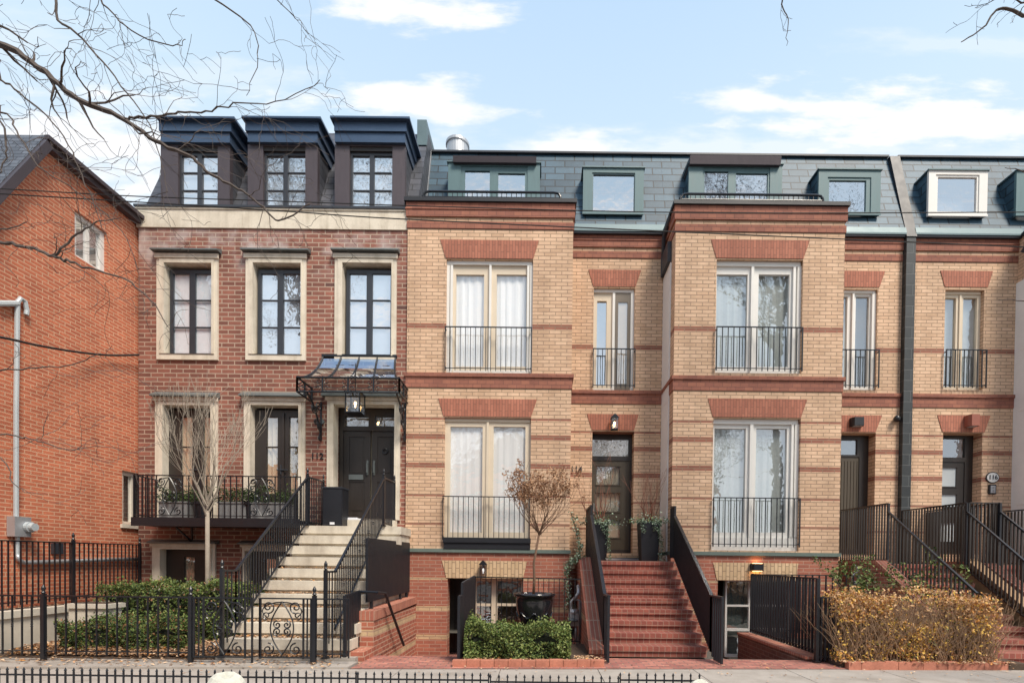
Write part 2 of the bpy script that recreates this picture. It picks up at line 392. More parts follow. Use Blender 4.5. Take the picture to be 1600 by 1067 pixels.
    def leaf(s, p, size, m=0, up=0.):
        d = Vector((rnd.gauss(0, 1), rnd.gauss(0, 1), rnd.gauss(0, 1)+up)).normalized()
        a = d.orthogonal().normalized(); a.rotate(Matrix.Rotation(rnd.uniform(0, 6.28), 3, d)); b = d.cross(a)
        l = size*rnd.uniform(.7, 1.3); w = l*.55; p = Vector(p)
        s.face([p-a*l*.5, p+b*w*.5+d*l*.1, p+a*l*.5, p-b*w*.5+d*l*.1], m)
    def build(s, name, mats, parent=None, smooth=False, fix=False):
        me = bpy.data.meshes.new(name)
        me.from_pydata(s.v, [], s.f)
        if not isinstance(mats, (list, tuple)): mats = [mats]
        for q in mats: me.materials.append(M[q] if isinstance(q, str) else q)
        me.polygons.foreach_set('material_index', s.mi)
        if smooth: me.polygons.foreach_set('use_smooth', [True]*len(s.f))
        me.update()
        o = bpy.data.objects.new(name, me); COL.objects.link(o)
        if parent is not None:
            o.parent = parent
            if parent.type == 'EMPTY': o.location = -parent.location
        return o

def thing(name, label, cat, loc=(0, 0, 0), group=None):
    o = bpy.data.objects.new(name, None); COL.objects.link(o); o.location = loc; o.empty_display_size = .2
    o['label'] = label; o['category'] = cat
    if group: o['group'] = group
    return o
def tag(o, label, cat, group=None, kind=None):
    o['label'] = label; o['category'] = cat
    if group: o['group'] = group
    if kind: o['kind'] = kind
    return o
def struct(b, name, mat):
    o = b.build(name, mat); o['kind'] = 'structure'; return o
def copy_tree(o, parent=None):
    c = o.copy(); COL.objects.link(c); c.parent = parent
    for ch in list(o.children): copy_tree(ch, c)
    return c
def text_mesh(s, size, depth, loc, name, mat, parent):
    cu = bpy.data.curves.new(name, 'FONT'); cu.body = s; cu.size = size; cu.extrude = depth/2; cu.align_x = 'CENTER'; cu.align_y = 'CENTER'
    t = bpy.data.objects.new(name, cu); COL.objects.link(t)
    dg = bpy.context.evaluated_depsgraph_get(); me = bpy.data.meshes.new_from_object(t.evaluated_get(dg)); bpy.data.objects.remove(t)
    me.transform(Matrix.Translation(loc) @ Matrix.Rotation(math.pi/2, 4, 'X')); me.materials.clear(); me.materials.append(M[mat])
    o = bpy.data.objects.new(name, me); COL.objects.link(o); o.parent = parent
    if parent is not None and parent.type == 'EMPTY': o.location = -parent.location
    return o

# ------------------------------------------------------------------ key planes (metres)
YB, YR, Y1 = 11.32, 12.33, 11.37       # bay fronts, recess walls, red townhouse front
XB0, XB1, XC0, XC1, XF0, XF1, XD1 = -3.117, .651, 2.985, 6.84, 8.89, 9.12, 11.75

# ------------------------------------------------------------------ ground
def sheet(xs, ys, z, holes):
    b = B()
    for i in range(len(xs)-1):
        for j in range(len(ys)-1):
            cx, cy = (xs[i]+xs[i+1])/2, (ys[j]+ys[j+1])/2
            if any(h[0] < cx < h[1] and h[2] < cy < h[3] for h in holes): continue
            b.face([(xs[i], ys[j], z), (xs[i+1], ys[j], z), (xs[i+1], ys[j+1], z), (xs[i], ys[j+1], z)])
    return b
A1 = [(-2.85, -1.35, 8.5, 9.7), (-2.85, .75, 9.7, 11.6)]; A2 = [(3.3, 4.55, 8.75, 11.6)]
struct(sheet([-400, -2.85, -1.35, .75, 3.3, 4.55, 400], [-400, 8.5, 8.75, 9.7, 11.6, 400], -.03, A1+A2), 'ground', 'ground')
b = B(); b.box(-60, 60, -4.5, 3.4, -.029, -.022); struct(b, 'road', 'asphalt')
def eline(x): return 7.58+.05*x            # back edge of the sidewalk
b = B()
xs = [-40]+[-9.6+1.5*i for i in range(16)]+[40]
for i in range(len(xs)-1):
    a, c = xs[i]+.006, xs[i+1]-.006
    ya, yc = (eline(max(-12, min(14, q))) for q in (a, c))
    b.prism([(a, 3.4), (c, 3.4), (c, yc), (a, ya)], -.025, 0, 'z')
struct(b, 'sidewalk', 'concrete')
b = B()   # lighter concrete strip under the iron fence
b.prism([(-9.4, eline(-9.4)+.005), (-2.9, eline(-2.9)+.005), (-2.9, 7.84), (-9.4, 7.84)], -.02, .035, 'z'); struct(b, 'fence_kerb', 'concrete')
b = B(); b.prism([(-2.87, eline(-2.87)+.005), (8.9, eline(8.9)+.005), (8.9, 8.49), (-2.87, 8.49)], -.025, .012, 'z'); struct(b, 'brick_paving', 'paver')
b = B()
b.prism([(7.845, -.02), (7.845, .045), (8.25, .12), (11.36, .12), (11.36, -.02)], -8.9, -5.2, 'x'); struct(b, 'garden_bed', 'soil')
b = B(); b.box(-5.19, -2.95, 7.86, 8.2, -.02, .09); struct(b, 'path', 'concrete')
b = B(); b.prism([(-9.62, 6.5), (-9.02, 6.5), (-9.14, 14), (-9.3, 14)], -.02, .72, 'z'); struct(b, 'side_passage', 'asphalt')
b = B(); b.box(-2.85, .75, 9.7, 12.4, -.64, -.6); b.box(.751, .85, 9.6, 12.4, -.64, -.032); b.box(-1.349, .85, 9.5, 9.59, -.64, -.032)
for i in range(4): b.box(-2.85, -1.35, 8.5+.3*i, 8.8+.3*i, -.62, -.10-.15*i+.0)
struct(b, 'areaway_floor', 'paver')
b = B(); b.box(3.3, 4.55, 8.75, 12.4, -.64, -.6); b.box(3.2, 3.299, 8.7, 12.4, -.64, -.032)
for i in range(4): b.box(3.3, 4.55, 8.75+.28*i, 9.03+.28*i, -.62, -.10-.14*i)
struct(b, 'areaway_floor', 'paver')
b = B(); b.box(-1.2, .85, 7.78, 9.6, -.02, .07); struct(b, 'planting_bed', 'soil')
b = B(); b.box(4.86, 7.9, 7.92, 9.6, -.02, .10); struct(b, 'planting_bed', 'soil')

# ------------------------------------------------------------------ shared pieces
def win(par, name, outer, glasses, Y, rec=.1, fm='white', t=.05, gm='glass', cm='curtain', cdist=.10, bars=(), bm=None, fold=False, label=None, mullions=(), wide=.03):
    """window from measured outline: frame > pane, curtain"""
    y = Y+rec
    o = RC(*outer, Y); gs = [RC(*g, Y) for g in glasses]
    b = B(); b.panel(*o, y, y+t, gs)
    for q in mullions:
        x0, x1, z0, z1 = RC(*q, Y); b.box(x0, x1, y-wide, y-.002, z0, z1, 1)
    for q in bars:
        x0, x1, z0, z1 = RC(*q, Y); b.box(x0, x1, y+.008, y+t-.005, z0, z1, 0)
    f = b.build(name, [fm, bm or fm], par)
    if label: f['label'] = label
    p = B()
    for g in gs: p.face([(g[0], y+t-.012, g[2]), (g[1], y+t-.012, g[2]), (g[1], y+t-.012, g[3]), (g[0], y+t-.012, g[3])])
    p.build('pane', gm, f)
    if cm:
        c = B(); x0, x1, z0, z1 = o; yc = y+t+cdist
        if fold:
            n = 40
            for i in range(n):
                a, d = x0+(x1-x0)*i/n, x0+(x1-x0)*(i+1)/n
                am = min(.03 if fold is True else fold, cdist*.8); ya, yd = yc+am*math.sin(i*1.7+.6*math.sin(i*.7)), yc+am*math.sin((i+1)*1.7+.6*math.sin((i+1)*.7))
                c.face([(a, ya, z0), (d, yd, z0), (d, yd, z1), (a, ya, z1)])
        else: c.box(x0, x1, yc, yc+.02, z0, z1)
        c.build('curtain' if cm in ('curtain', 'cream_cur', 'skycur') else 'blind_or_backing', cm, f, smooth=bool(fold))  # dark and room sheets are backings painted with the darkness of unlit rooms
    return f
def juliet(par, px, Y, nb, yo=.07, r=.008, foot=True):
    """flat iron guard across a tall window"""
    x0, x1, z0, z1 = RC(*px, Y); y = Y-yo; b = B()
    b.box(x0, x1, y-.012, y+.012, z1-.018, z1+.004); b.box(x0, x1, y-.008, y+.008, z0+.03, z0+.045)
    for i in range(nb+1):
        x = x0+.012+(x1-x0-.024)*i/nb; e = 1.3 if i in (0, nb) else 1
        b.box(x-r*e, x+r*e, y-r*e, y+r*e, z0-.02, z1-.018)
    for x in (x0+.02, x1-.02): b.box(x-.01, x+.01, y, Y+.02, z1-.06, z1-.04); b.box(x-.01, x+.01, y, Y+.02, z0+.05, z0+.07)
    return b.build('guard_rail', 'black', par)
def lintel(par, top, bot, Y, mat='soldier', pr=.014, th=.1):
    (tx0, tx1, ty), (bx0, bx1, by) = top, bot
    zt = at((tx0+tx1)/2, ty, Y)[1]; zb = at((bx0+bx1)/2, by, Y)[1]
    P = [(at(tx0, ty, Y)[0], zt), (at(bx0, by, Y)[0], zb), (at(bx1, by, Y)[0], zb), (at(tx1, ty, Y)[0], zt)]
    b = B(); b.prism(P, Y-pr, Y+th, 'y'); return b.build('lintel', mat, par)
def bands(par, x0, x1, Y, yb, pro, hi, sides=(True, True)):
    """projecting cornice and belt of red brick; hi = (cornice top, belt) present"""
    b = B()
    for z0, z1, p in ((9.475, 9.79, .035), (9.215, 9.375, .02)):
        b.box(x0-(p if sides[0] else 0), x1+(p if sides[1] else 0), Y-p, yb, z0, z1)
    b.box(x0-(.05 if sides[0] else 0), x1+(.05 if sides[1] else 0), Y-.05, yb, 9.63, 9.655)
    b.build('cornice', 'red', par)
    b = B(); b.box(x0-(.02 if sides[0] else 0), x1+(.02 if sides[1] else 0), Y-.02, yb, 5.62, 5.86); b.box(x0-(.05 if sides[0] else 0), x1+(.05 if sides[1] else 0), Y-.05, yb, 5.862, 5.945)
    b.build('belt_course', 'red', par)
def lantern(name, label, x, y, z0, z1, w, lit, group=None):
    """box lantern: body, four glass sides, bulb, cap; hangs or sits at (x, y)"""
    t = thing(name, label, 'lantern', (x, y, z0), group)
    b = B(); h = w/2; e = w*.07
    for sx in (-1, 1):
        for sy in (-1, 1): b.box(x+sx*(h-e), x+sx*h, y+sy*(h-e), y+sy*h, z0+.02, z1)
    b.box(x-h, x+h, y-h, y+h, z0, z0+.02); b.box(x-h-.01, x+h+.01, y-h-.01, y+h+.01, z1, z1+.025)
    b.build('lantern_frame', 'black', t)
    g = B(); k = h-e/2
    for q in (((-k,-k),(k,-k)),((k,-k),(k,k)),((k,k),(-k,k)),((-k,k),(-k,-k))):
        (ax, ay), (cx, cy) = q; g.face([(x+ax, y+ay, z0+.02), (x+cx, y+cy, z0+.02), (x+cx, y+cy, z1), (x+ax, y+ay, z1)])
    g.build('glass_side', 'glassc', t)
    q = B(); zc = (z0+z1)/2+.02; q.lathe([(.010, -.08), (.011, -.04), (.02, -.02), (.024, .012), (.017, .035), (.004, .046)], (x, y, zc), 12)
    q.build('bulb', 'lampw' if lit else 'lampb', t, True)
    return t

# ------------------------------------------------------------------ yellow brick townhouses
def ydormer(par, face, opening, Y, depth, glasses, cm, roof=True, fm='green', sash='green', gm='glass2', facem='green', extra=None):
    """dormer: front board > window frame, pane, roof"""
    x0, x1, z0, z1 = RC(*face, Y); o = RC(*opening, Y)
    b = B(); b.panel(x0, x1, z0, z1, Y, Y+.06, [o], 0)
    b.box(x0+.02, x0+.06, Y+.062, Y+depth, z0, z1, 1); b.box(x1-.06, x1-.02, Y+.062, Y+depth, z0, z1, 1)
    b.box(x0-.01, x1+.01, Y-.014, Y-.002, z0-.02, z0+.03, 0)
    d = b.build('dormer', [facem, 'slate'], par)
    r = B(); r.box(x0-.03, x1+.03, Y-.03, Y+depth+.2, z1, z1+.03); r.build('dormer_roof', 'verd', d)
    f = win(d, 'window_frame', opening, glasses, Y, .02, sash, .045, gm, cm, .3)
    return d
def mansard(par, x0, x1, zt=12.24, mat='slate', trim=True):
    b = B(); b.prism([(12.24, 9.93), (12.95, zt), (17, zt+.1), (17, 9.93)], x0, x1, 'x', 0)
    b.build('mansard_roof', mat, par)
    b = B(); b.box(x0, x1, 12.88, 13.05, zt, zt+.045); b.build('roof_cap', 'sash', par)
def gutter(par, x0, x1):
    b = B(); b.prism([(12.2, 9.80), (12.2, 9.84), (12.235, 9.99), (12.40, 9.99), (12.40, 9.80)], x0, x1, 'x', 0)
    b.box(x0, x1, 12.22, 12.40, 9.76, 9.80, 1)
    b.build('gutter', ['verd', 'sash'], par)

hB = thing('yellow_brick_townhouse', 'yellow brick townhouse numbered 114 whose red steps lead to a three pane door', 'townhouse', (0, YR, 0), 'row of yellow brick townhouses')
hC = thing('yellow_brick_townhouse', 'yellow brick townhouse with a plank door and a bay with white framed windows', 'townhouse', (6, YR, 0), 'row of yellow brick townhouses')
hD = thing('yellow_brick_townhouse', 'yellow brick townhouse at right edge with oval 116 plaque by its door', 'townhouse', (10.5, YR, 0), 'row of yellow brick townhouses')

def bay(par, x0, x1, W2, W1, BO, left_side):
    """three storey bay: base, wall with two window openings, ledge, terrace roof"""
    o2 = RC(*W2, YB); o1 = RC(*W1, YB); ob = RC(*BO, YB); ob = (ob[0], ob[1], -.62, ob[3])
    b = B(); b.panel(x0, x1, 1.945, 9.215, YB, YB+.3, [o2, o1], 0, back=False)
    b.box(x0+.002, x1-.002, YB+.002, YB+.3, 9.375, 9.475)
    b.box(x0, x0+.28, YB+.302, YR+.3, 1.945, 9.78); b.box(x1-.28, x1, YB+.302, YR+.3, 1.945, 9.78)
    b.build('wall', 'yellow', par)
    b = B(); b.panel(x0, x1, -.62, 1.86, YB, YB+.3, [ob], 0, back=False)
    b.box(x0, x0+.28, YB+.302, YR+.3, -.62, 1.86); b.box(x1-.28, x1, YB+.302, YR+.3, -.62, 1.86)
    b.build('foundation_wall', 'base', par)
    b = B(); b.box(x0-.03, x1+.03, YB-.045, YR, 1.862, 1.943); b.build('ledge', 'ledge', par)
    bands(par, x0, x1, YB, YR-.01, 0, 0)
    b = B(); b.box(x0-.07, x1+.07, YB-.08, YR+.05, 9.792, 9.875); b.build('terrace_cap', 'blackw', par)
    # floors and backing so that the rooms are closed
    b = B(); b.box(x0+.3, x1-.3, YB+.93, YB+.98, -1, 9.7, 0); b.box(x0+.3, x1-.3, YB+.31, YB+.9, 5.4, 5.5, 0); b.box(x0+.3, x1-.3, YB+.31, YB+.9, 1.88, 1.93, 0); b.box(x0+.3, x1-.3, YB+.31, YB+.9, 9.6, 9.7, 0)
    b.build('interior_partition', 'room', par)
bay(hB, XB0, XB1, (697, 406, 832, 583), (693.7, 653, 828.6, 857), (698.7, 904, 817, 1030), False)
bay(hC, XC0, XC1, (1118.5, 406, 1253.5, 583), (1113, 653.6, 1249.6, 860), (1120.5, 907, 1243, 1030), True)
lintel(hB, (688, 842, 375.7), (696.5, 833, 404.4), YB); lintel(hB, (685, 839, 623.5), (693, 829.5, 651), YB)
lintel(hC, (1111, 1265, 375.6), (1119, 1255, 404), YB); lintel(hC, (1106, 1261, 623.4), (1113.5, 1251, 652), YB)
lintel(hB, (690.6, 823.7, 876), (697.5, 817, 903), YB, 'ysoldier'); lintel(hC, (1114, 1247, 879), (1120, 1243, 906.5), YB, 'ysoldier')

win(hB, 'window', (697, 406, 832, 583), [(711, 425, 755, 570), (775, 425, 822, 570)], YB, .1, 'beige', .05, 'glasss', 'curtain', .03, fold=.012, bm='white', wide=.05,
    mullions=[(697, 406, 832, 411.5), (697, 411.8, 701.5, 583), (702.6, 411.8, 706.5, 583), (763.5, 411.8, 767, 583), (823, 411.8, 826.5, 583), (827.6, 411.8, 832, 583), (707, 577, 763, 583), (767.2, 577, 822.6, 583)])
win(hB, 'window', (693.7, 653, 828.6, 841), [(702, 665, 752.7, 831), (770, 665, 820, 831)], YB, .08, 'beige', .05, 'glasss', 'curtain', .02, fold=.006, bm='beige', mullions=[(693.7, 653, 828.6, 658), (759, 658.4, 763, 841)])
x0, x1, z0, z1 = RC(693.7, 841, 828.6, 857.5, YB)
b = B(); b.box(x0, x1, YB-.06, YB+.2, z0, z1); b.box(x0-.01, x1+.01, YB-.09, YB-.06, z1-.1, z1+.012); b.build('window_box_base', 'blackw', hB)
win(hC, 'window', (1118.5, 406, 1253.5, 583), [(1122, 424, 1170.7, 570), (1188, 424, 1237, 570)], YB, .12, 'white', .06, 'glass', 'mid', .06, fold=.010, bm='white', wide=.05,
    mullions=[(1118.5, 406, 1253.5, 413), (1175, 413.4, 1179.5, 583), (1241, 413.4, 1245, 583), (1247.5, 413.4, 1253.5, 583)])
win(hC, 'window', (1113, 653.6, 1249.6, 860), [(1118, 667, 1167.7, 831), (1184, 667, 1232.7, 831)], YB, .12, 'white', .06, 'glass', 'mid', .06, fold=.010, bm='white', wide=.05,
    mullions=[(1113, 653.6, 1249.6, 661), (1173, 661.4, 1178, 839), (1238, 661.4, 1241.5, 839), (1243.5, 661.4, 1249.6, 839), (1113, 839.4, 1249.6, 860)])
juliet(hB, (695.5, 513, 831, 580), YB, 17, r=.007); juliet(hB, (692, 776, 828.5, 843), YB, 17, r=.007)
juliet(hC, (1117, 513, 1252, 580), YB, 15, r=.009); juliet(hC, (1112, 778, 1248, 853), YB, 15, r=.009)
# basement glazing
win(hB, 'basement_window', (736, 905, 817, 1030), [(742, 908, 765, 944), (742, 948, 765, 1026), (775, 908, 814, 944), (775, 948, 814, 1026)], YB, .28, 'beige', .05, 'glassd', 'room', .3, bm='beige')
b = B(); x0, x1, z0, z1 = RC(699, 904, 736, 1030, YB); b.box(x0, x1, YB+.9, YB+.92, -.6, z1); b.build('door', 'dwood', hB)
win(hC, 'basement_window', (1140, 907, 1243, 1030), [(1143, 909, 1178, 946), (1143, 949, 1178, 984), (1143, 988, 1178, 1025), (1182, 909, 1240, 946), (1182, 949, 1240, 984), (1182, 988, 1240, 1025)], YB, .28, 'white', .05, 'glassd', 'teal', .1)
# recessed entrances
def recess(par, x0, x1, W, D, Lw, Ld, bx=None):
    ow = RC(*W, YR); od = RC(*D, YR)
    b = B(); b.panel(x0, x1, 1.5, 9.215, YR, YR+.3, [ow, od], 0, back=False); b.box(x0+.001, x1-.001, YR+.002, YR+.3, 9.375, 9.475)
    b.build('wall', 'yellow', par)
    b = B(); b.box(x0, x1, YR+.9, YR+.95, 0, 9.7); b.build('interior_partition', 'dark', par)
    bands(par, x0, x1, YR, YR+.3, 0, 0, (False, False)); lintel(par, *Lw, YR); lintel(par, *Ld, YR); gutter(par, x0, x1)
    b = B(); b.box(x0, x1, YR+.01, YR+.3, -.1, 1.5); b.build('foundation_wall', 'base', par)
recess(hB, XB1, XC0, (927, 450, 991, 610), (924.5, 674, 989.7, 864), ((919.4, 1001.8, 422), (927, 993, 448)), ((917, 998, 647), (925, 990.5, 672)))
recess(hC, XC1, XF0, (1305, 452, 1370, 609), (1301, 676, 1366.5, 866), ((1299, 1382.7, 423.7), (1306, 1373.8, 448.7)), ((1294, 1378, 648.7), (1302, 1367.6, 674.7)))
recess(hD, XF1, XD1, (1475.5, 453, 1536.5, 609), (1471.6, 676, 1533, 866), ((1469, 1551, 423.7), (1476, 1543, 448.7)), ((1464.5, 1547, 649), (1472, 1538, 675)))
win(hB, 'window', (927, 450, 991, 610), [(933, 467, 948, 600)], YR, .1, 'beige', .06, 'glass2', 'mid', .2, bm='white', wide=.04,
    mullions=[(927, 450, 991, 455), (957, 455.4, 961, 610), (985.5, 455.4, 991, 610), (927, 606, 956.6, 610)])
x0, x1, z0, z1 = RC(962, 456, 985, 608, YR)
w = win(hB, 'screen_door', (961.5, 456, 985, 609), [(966, 470, 980.5, 598)], YR, .07, 'brownf', .03, 'glassd', 'dark', .02)
win(hC, 'window', (1305, 452, 1370, 609), [(1312, 460, 1327, 602), (1340, 460, 1361, 602)], YR, .1, 'white', .06, 'glass', 'mid', .3, bm='white', wide=.05, mullions=[(1333, 456.5, 1336, 609), (1364, 456.5, 1370, 609), (1305, 452, 1370, 456)])
win(hD, 'window', (1475.5, 453, 1536.5, 609), [(1478, 462, 1498, 602), (1509, 462, 1531, 602)], YR, .1, 'beige', .06, 'glass', 'mid', .1, bm='beige', mullions=[(1502, 458, 1505, 609), (1475.5, 453, 1536.5, 457.5)])
juliet(hB, (925.5, 546.5, 992, 606), YR, 9); juliet(hC, (1304, 548, 1371, 606), YR, 9, r=.009); juliet(hD, (1474, 548, 1538, 606), YR, 9, r=.009)
# doors
def door(par, D, leafr, panes, transom, fm, gm, cm, boards=0, handle=None):
    y = YR+.26; b = B(); o = RC(*D, YR); lf = RC(*leafr, YR); tr = RC(*transom, YR)
    b.panel(*o, y, y+.06, [lf, tr]); f = b.build('door_frame', 'dwood', par)
    b = B(); gs = [RC(*q, YR) for q in panes]; b.panel(*lf, y+.02, y+.06, gs)
    for g in gs:
        b.box(g[0]-.03, g[1]+.03, y+.005, y+.018, g[3], g[3]+.03); b.box(g[0]-.03, g[1]+.03, y+.005, y+.018, g[2]-.03, g[2])
    for i in range(boards+1):
        x = lf[0]+.04+(lf[1]-lf[0]-.08)*i/max(1, boards)
        if boards: b.box(x-.007, x+.007, y+.008, y+.018, lf[2]+.05, lf[3]-.1)
    d = b.build('door', fm, f)
    for g in gs: p = B(); p.face([(g[0], y+.04, g[2]), (g[1], y+.04, g[2]), (g[1], y+.04, g[3]), (g[0], y+.04, g[3])]); p.build('door_pane', gm, f)
    p = B(); p.face([(tr[0], y+.04, tr[2]), (tr[1], y+.04, tr[2]), (tr[1], y+.04, tr[3]), (tr[0], y+.04, tr[3])]); p.build('transom_pane', 'glassd', f)
    if cm: p = B(); p.box(o[0], o[1], y+.09, y+.11, o[2], o[3]); p.build('blind_or_backing', cm, f)
    h = B(); xh = lf[0]+.07; zh = (lf[2]+lf[3])/2-.1; h.tube([(xh, y+.02, zh-.14), (xh, y-.04, zh-.13), (xh, y-.04, zh+.13), (xh, y+.02, zh+.14)], .01); h.build('handle', 'zinc', f)
    return f
fB = door(hB, (924.5, 674, 989.7, 864), (925, 716, 986, 858), [(934, 725, 971.4, 754), (934, 767, 971.4, 797), (934, 809.5, 971.4, 838.4)], (926, 682, 985, 709), 'dolive', 'glass', 'cream_cur')  # cream backing stands in for sunlit houses mirrored in the panes
b = B()    # leaded pattern in the glazing of door 114
for q in [(934, 725, 971.4, 754), (934, 767, 971.4, 797)]:
    g = RC(*q, YR); y = YR+.26+.033
    for k in range(5):
        cx = g[0]+(g[1]-g[0])*(k+.5)/5; w_ = (g[1]-g[0])/10; h_ = (g[3]-g[2])/2
        b.tube([(cx+w_*math.cos(t*math.pi/6), y, (g[2]+g[3])/2+h_*math.sin(t*math.pi/6)) for t in range(12)], .004, 4, closed=True)
b.build('leading', 'sash', fB)
b = B(); x0, x1, z0, z1 = RC(922, 857, 1000, 868, YR); b.box(x0, x1, YR-.12, YR+.3, 1.72, 1.80, 0); b.box(x0, x1, YR-.13, YR-.122, 1.73, 1.78, 1); b.build('threshold', ['dwood', 'zinc'], hB)
door(hC, (1301, 676, 1366.5, 866), (1302, 710, 1352, 858), [], (1303, 683, 1350, 706.6), 'dolive', 'glassd', 'teal', 9)
door(hD, (1471.6, 676, 1533, 866), (1472, 718, 1520, 860), [(1472.5, 727, 1509, 757), (1472.5, 769.6, 1509, 789), (1472.5, 815, 1509, 845)], (1473, 681, 1522, 711), 'dwood', 'frost', 'room')
text_mesh('114', .2, .02, Vector((at(900.5, 733, YR)[0], YR-.015, at(900.5, 733, YR)[1])), 'house_number', 'sash', hB)
# white cladding on the sides of the bays
b = B(); b.box(XC0-.03, XC0-.002, YB+.33, YR-.002, -.1, 8.72); b.box(XC0-.036, XC0-.0301, YB+.33, YR-.002, 5.49, 5.50); b.build('side_cladding', 'panelw', hC)
b = B(); b.tube([(XC0-.06, YR-.1, 8.72), (XC0-.06, YR-.1, 9.2), (XC0-.1, YR-.3, 9.55), (XC0-.03, YB+.3, 9.78)], .05, 8); b.box(XC0-.1, XC0-.004, YB+.32, YR-.03, 8.73, 9.2); b.build('downpipe', 'sash', hC)
b = B(); b.box(XD1, 15.2, YB, YR+.3, 1.9, 9.78); b.build('bay_wall', 'yellow', hD); b = B(); b.box(XD1, 15.2, YB, YR+.3, -.1, 1.899); b.build('foundation_wall', 'base', hD); b = B(); b.box(XD1-.05, 15.25, YB-.08, YR+.05, 9.782, 9.86); b.build('terrace_cap', 'blackw', hD)
b = B(); b.box(XD1-.03, XD1-.002, YB-.02, YR-.002, -.1, 8.7)
for z in (2.0, 3.2, 5.5, 7.0): b.box(XD1-.04, XD1-.0302, YB+.1, YR-.15, z, z+1.0)
b.build('side_cladding', 'panelw', hD)
b = B(); b.box(XD1-.07, XD1-.004, YB+.3, YR-.3, 8.71, 9.2); b.tube([(XD1-.08, YR-.2, 9.35), (XD1-.05, YB+.2, 9.9)], .05, 8); b.build('downpipe', 'sash', hD)
# roofs
mansard(hB, -2.95, XC0); mansard(hC, XC0+.002, XF0); mansard(hD, XF1, 15)
b = B(); b.prism([(12.2, 9.95), (12.9, 12.29), (13.1, 12.29), (12.6, 9.95)], -2.985, -2.955, 'x'); b.build('roof_flashing', 'zinc', hB)
dd = ydormer(hB, (700, 255, 843.5, 330), (720, 260, 824, 330), 12.28, .75, [(726, 266, 765, 330), (778, 270, 820, 330)], 'mid', gm='glass2', sash='green')
b = B(); x0, x1, z0, z1 = RC(708, 246, 838, 254, 12.2); b.prism([(12.2, z0), (12.16, z1), (13.0, z1+.1), (13.0, z0)], x0, x1, 'x'); b.build('hood', 'purple', dd)
ydormer(hB, (911, 263, 1005.7, 334), (925, 270, 992, 331), 12.27, .5, [(927, 272, 991, 330)], 'room', sash='verd', gm='glass2')
dd = ydormer(hC, (1076, 257, 1222, 330), (1097.7, 262, 1203, 330), 12.28, .75, [(1101, 267, 1138, 330), (1150, 270, 1200, 330)], 'room', sash='green', gm='glass2')
b = B(); x0, x1, z0, z1 = RC(1078, 245, 1220, 257, 12.2); b.prism([(12.2, z0), (12.16, z1), (13.0, z1+.1), (13.0, z0)], x0, x1, 'x'); b.build('hood', 'purple', dd)
ydormer(hC, (1279, 266, 1376, 335), (1293, 277, 1361, 332), 12.26, .6, [(1296, 281, 1354, 330)], 'dark', gm='glass2')
ydormer(hD, (1451, 267, 1543, 337), (1462, 273, 1530, 333), 12.24, .6, [(1466, 276, 1527, 330)], 'room', facem='white', sash='white', gm='glass2')
ydormer(hD, (1588, 268, 1690, 337), (1600, 273, 1680, 333), 12.2, .8, [(1604, 277, 1676, 329)], 'mid', gm='glass2')
def roofrail(par, px0, px1, py):
    x0, z = at(px0, py, YB+.1); x1, _ = at(px1, py, YB+.1); b = B(); y = YB+.12
    z0 = 9.875
    b.tube([(x0, y, z0), (x0, y, z-.1), (x0+.05, y, z-.02), (x0+.15, y, z), (x1-.15, y, z), (x1-.05, y, z-.02), (x1, y, z-.1), (x1, y, z0)], .026, 8)
    b.tube([(x0, y+.0, z-.12), (x1, y+.0, z-.12)], .012, 6)
    n = int((x1-x0)/.11)
    for i in range(1, n): x = x0+(x1-x0)*i/n; b.box(x-.008, x+.008, y-.008, y+.008, z0, z-.02)
    for x in (x0, x1): b.tube([(x, y, z-.05), (x, YR-.05, z-.05)], .02, 6)
    return b.build('terrace_rail', 'black', par)
roofrail(hB, 661, 876, 298); roofrail(hC, 1064, 1287, 302)
# party wall hung with dark slate between the two doors at right
b = B(); b.box(XF0+.002, XF1-.002, YR-.13, YR+.2, 0, 9.75); b.prism([(YR-.13, 9.75), (12.86, 12.2), (13.2, 12.2), (13.2, 9.75)], XF0+.002, XF1-.002, 'x')
b.build('party_wall', 'slatek', hC)
b = B(); b.prism([(YR-.15, 9.74), (12.84, 12.22), (12.94, 12.22), (YR-.1, 9.74)], XF0-.012, XF1+.012, 'x'); b.build('wall_coping', 'blackw', hC)
# things on the roof
t = thing('roof_vent', 'pale round vent drum standing on the slate roof beside dark red house', 'vent', (*at(715, 240, 14)[:1], 14, 12.5))
x = at(715, 240, 14)[0]; zt = at(715, 225, 14)[1]
b = B(); b.lathe([(.30, 12.1), (.30, zt-.1), (.33, zt-.09), (.33, zt-.02), (.27, zt)], (x, 14, 0), 24); b.build('drum', 'zinc', t, False)
t = thing('skylight', 'low silver framed skylight on the roof edge above left green dormer', 'skylight', (at(772, 242, 13.2)[0], 13.3, 12.5))
x0, x1, z0, z1 = RC(708, 237, 838, 246, 13.0)
b = B(); b.prism([(13.0, z0-.15), (13.0, z0+.08), (14.2, z1+.2), (14.2, z0-.15)], x0, x1, 'x'); b.build('frame', 'zinc', t)
b = B(); b.prism([(x0+.1, z0+.1), (x0+.5, z1+.02), (x1-.4, z1+.02), (x1-.05, z0+.1)], 13.2, 14.1, 'y'); b.build('dome', 'lead', t)

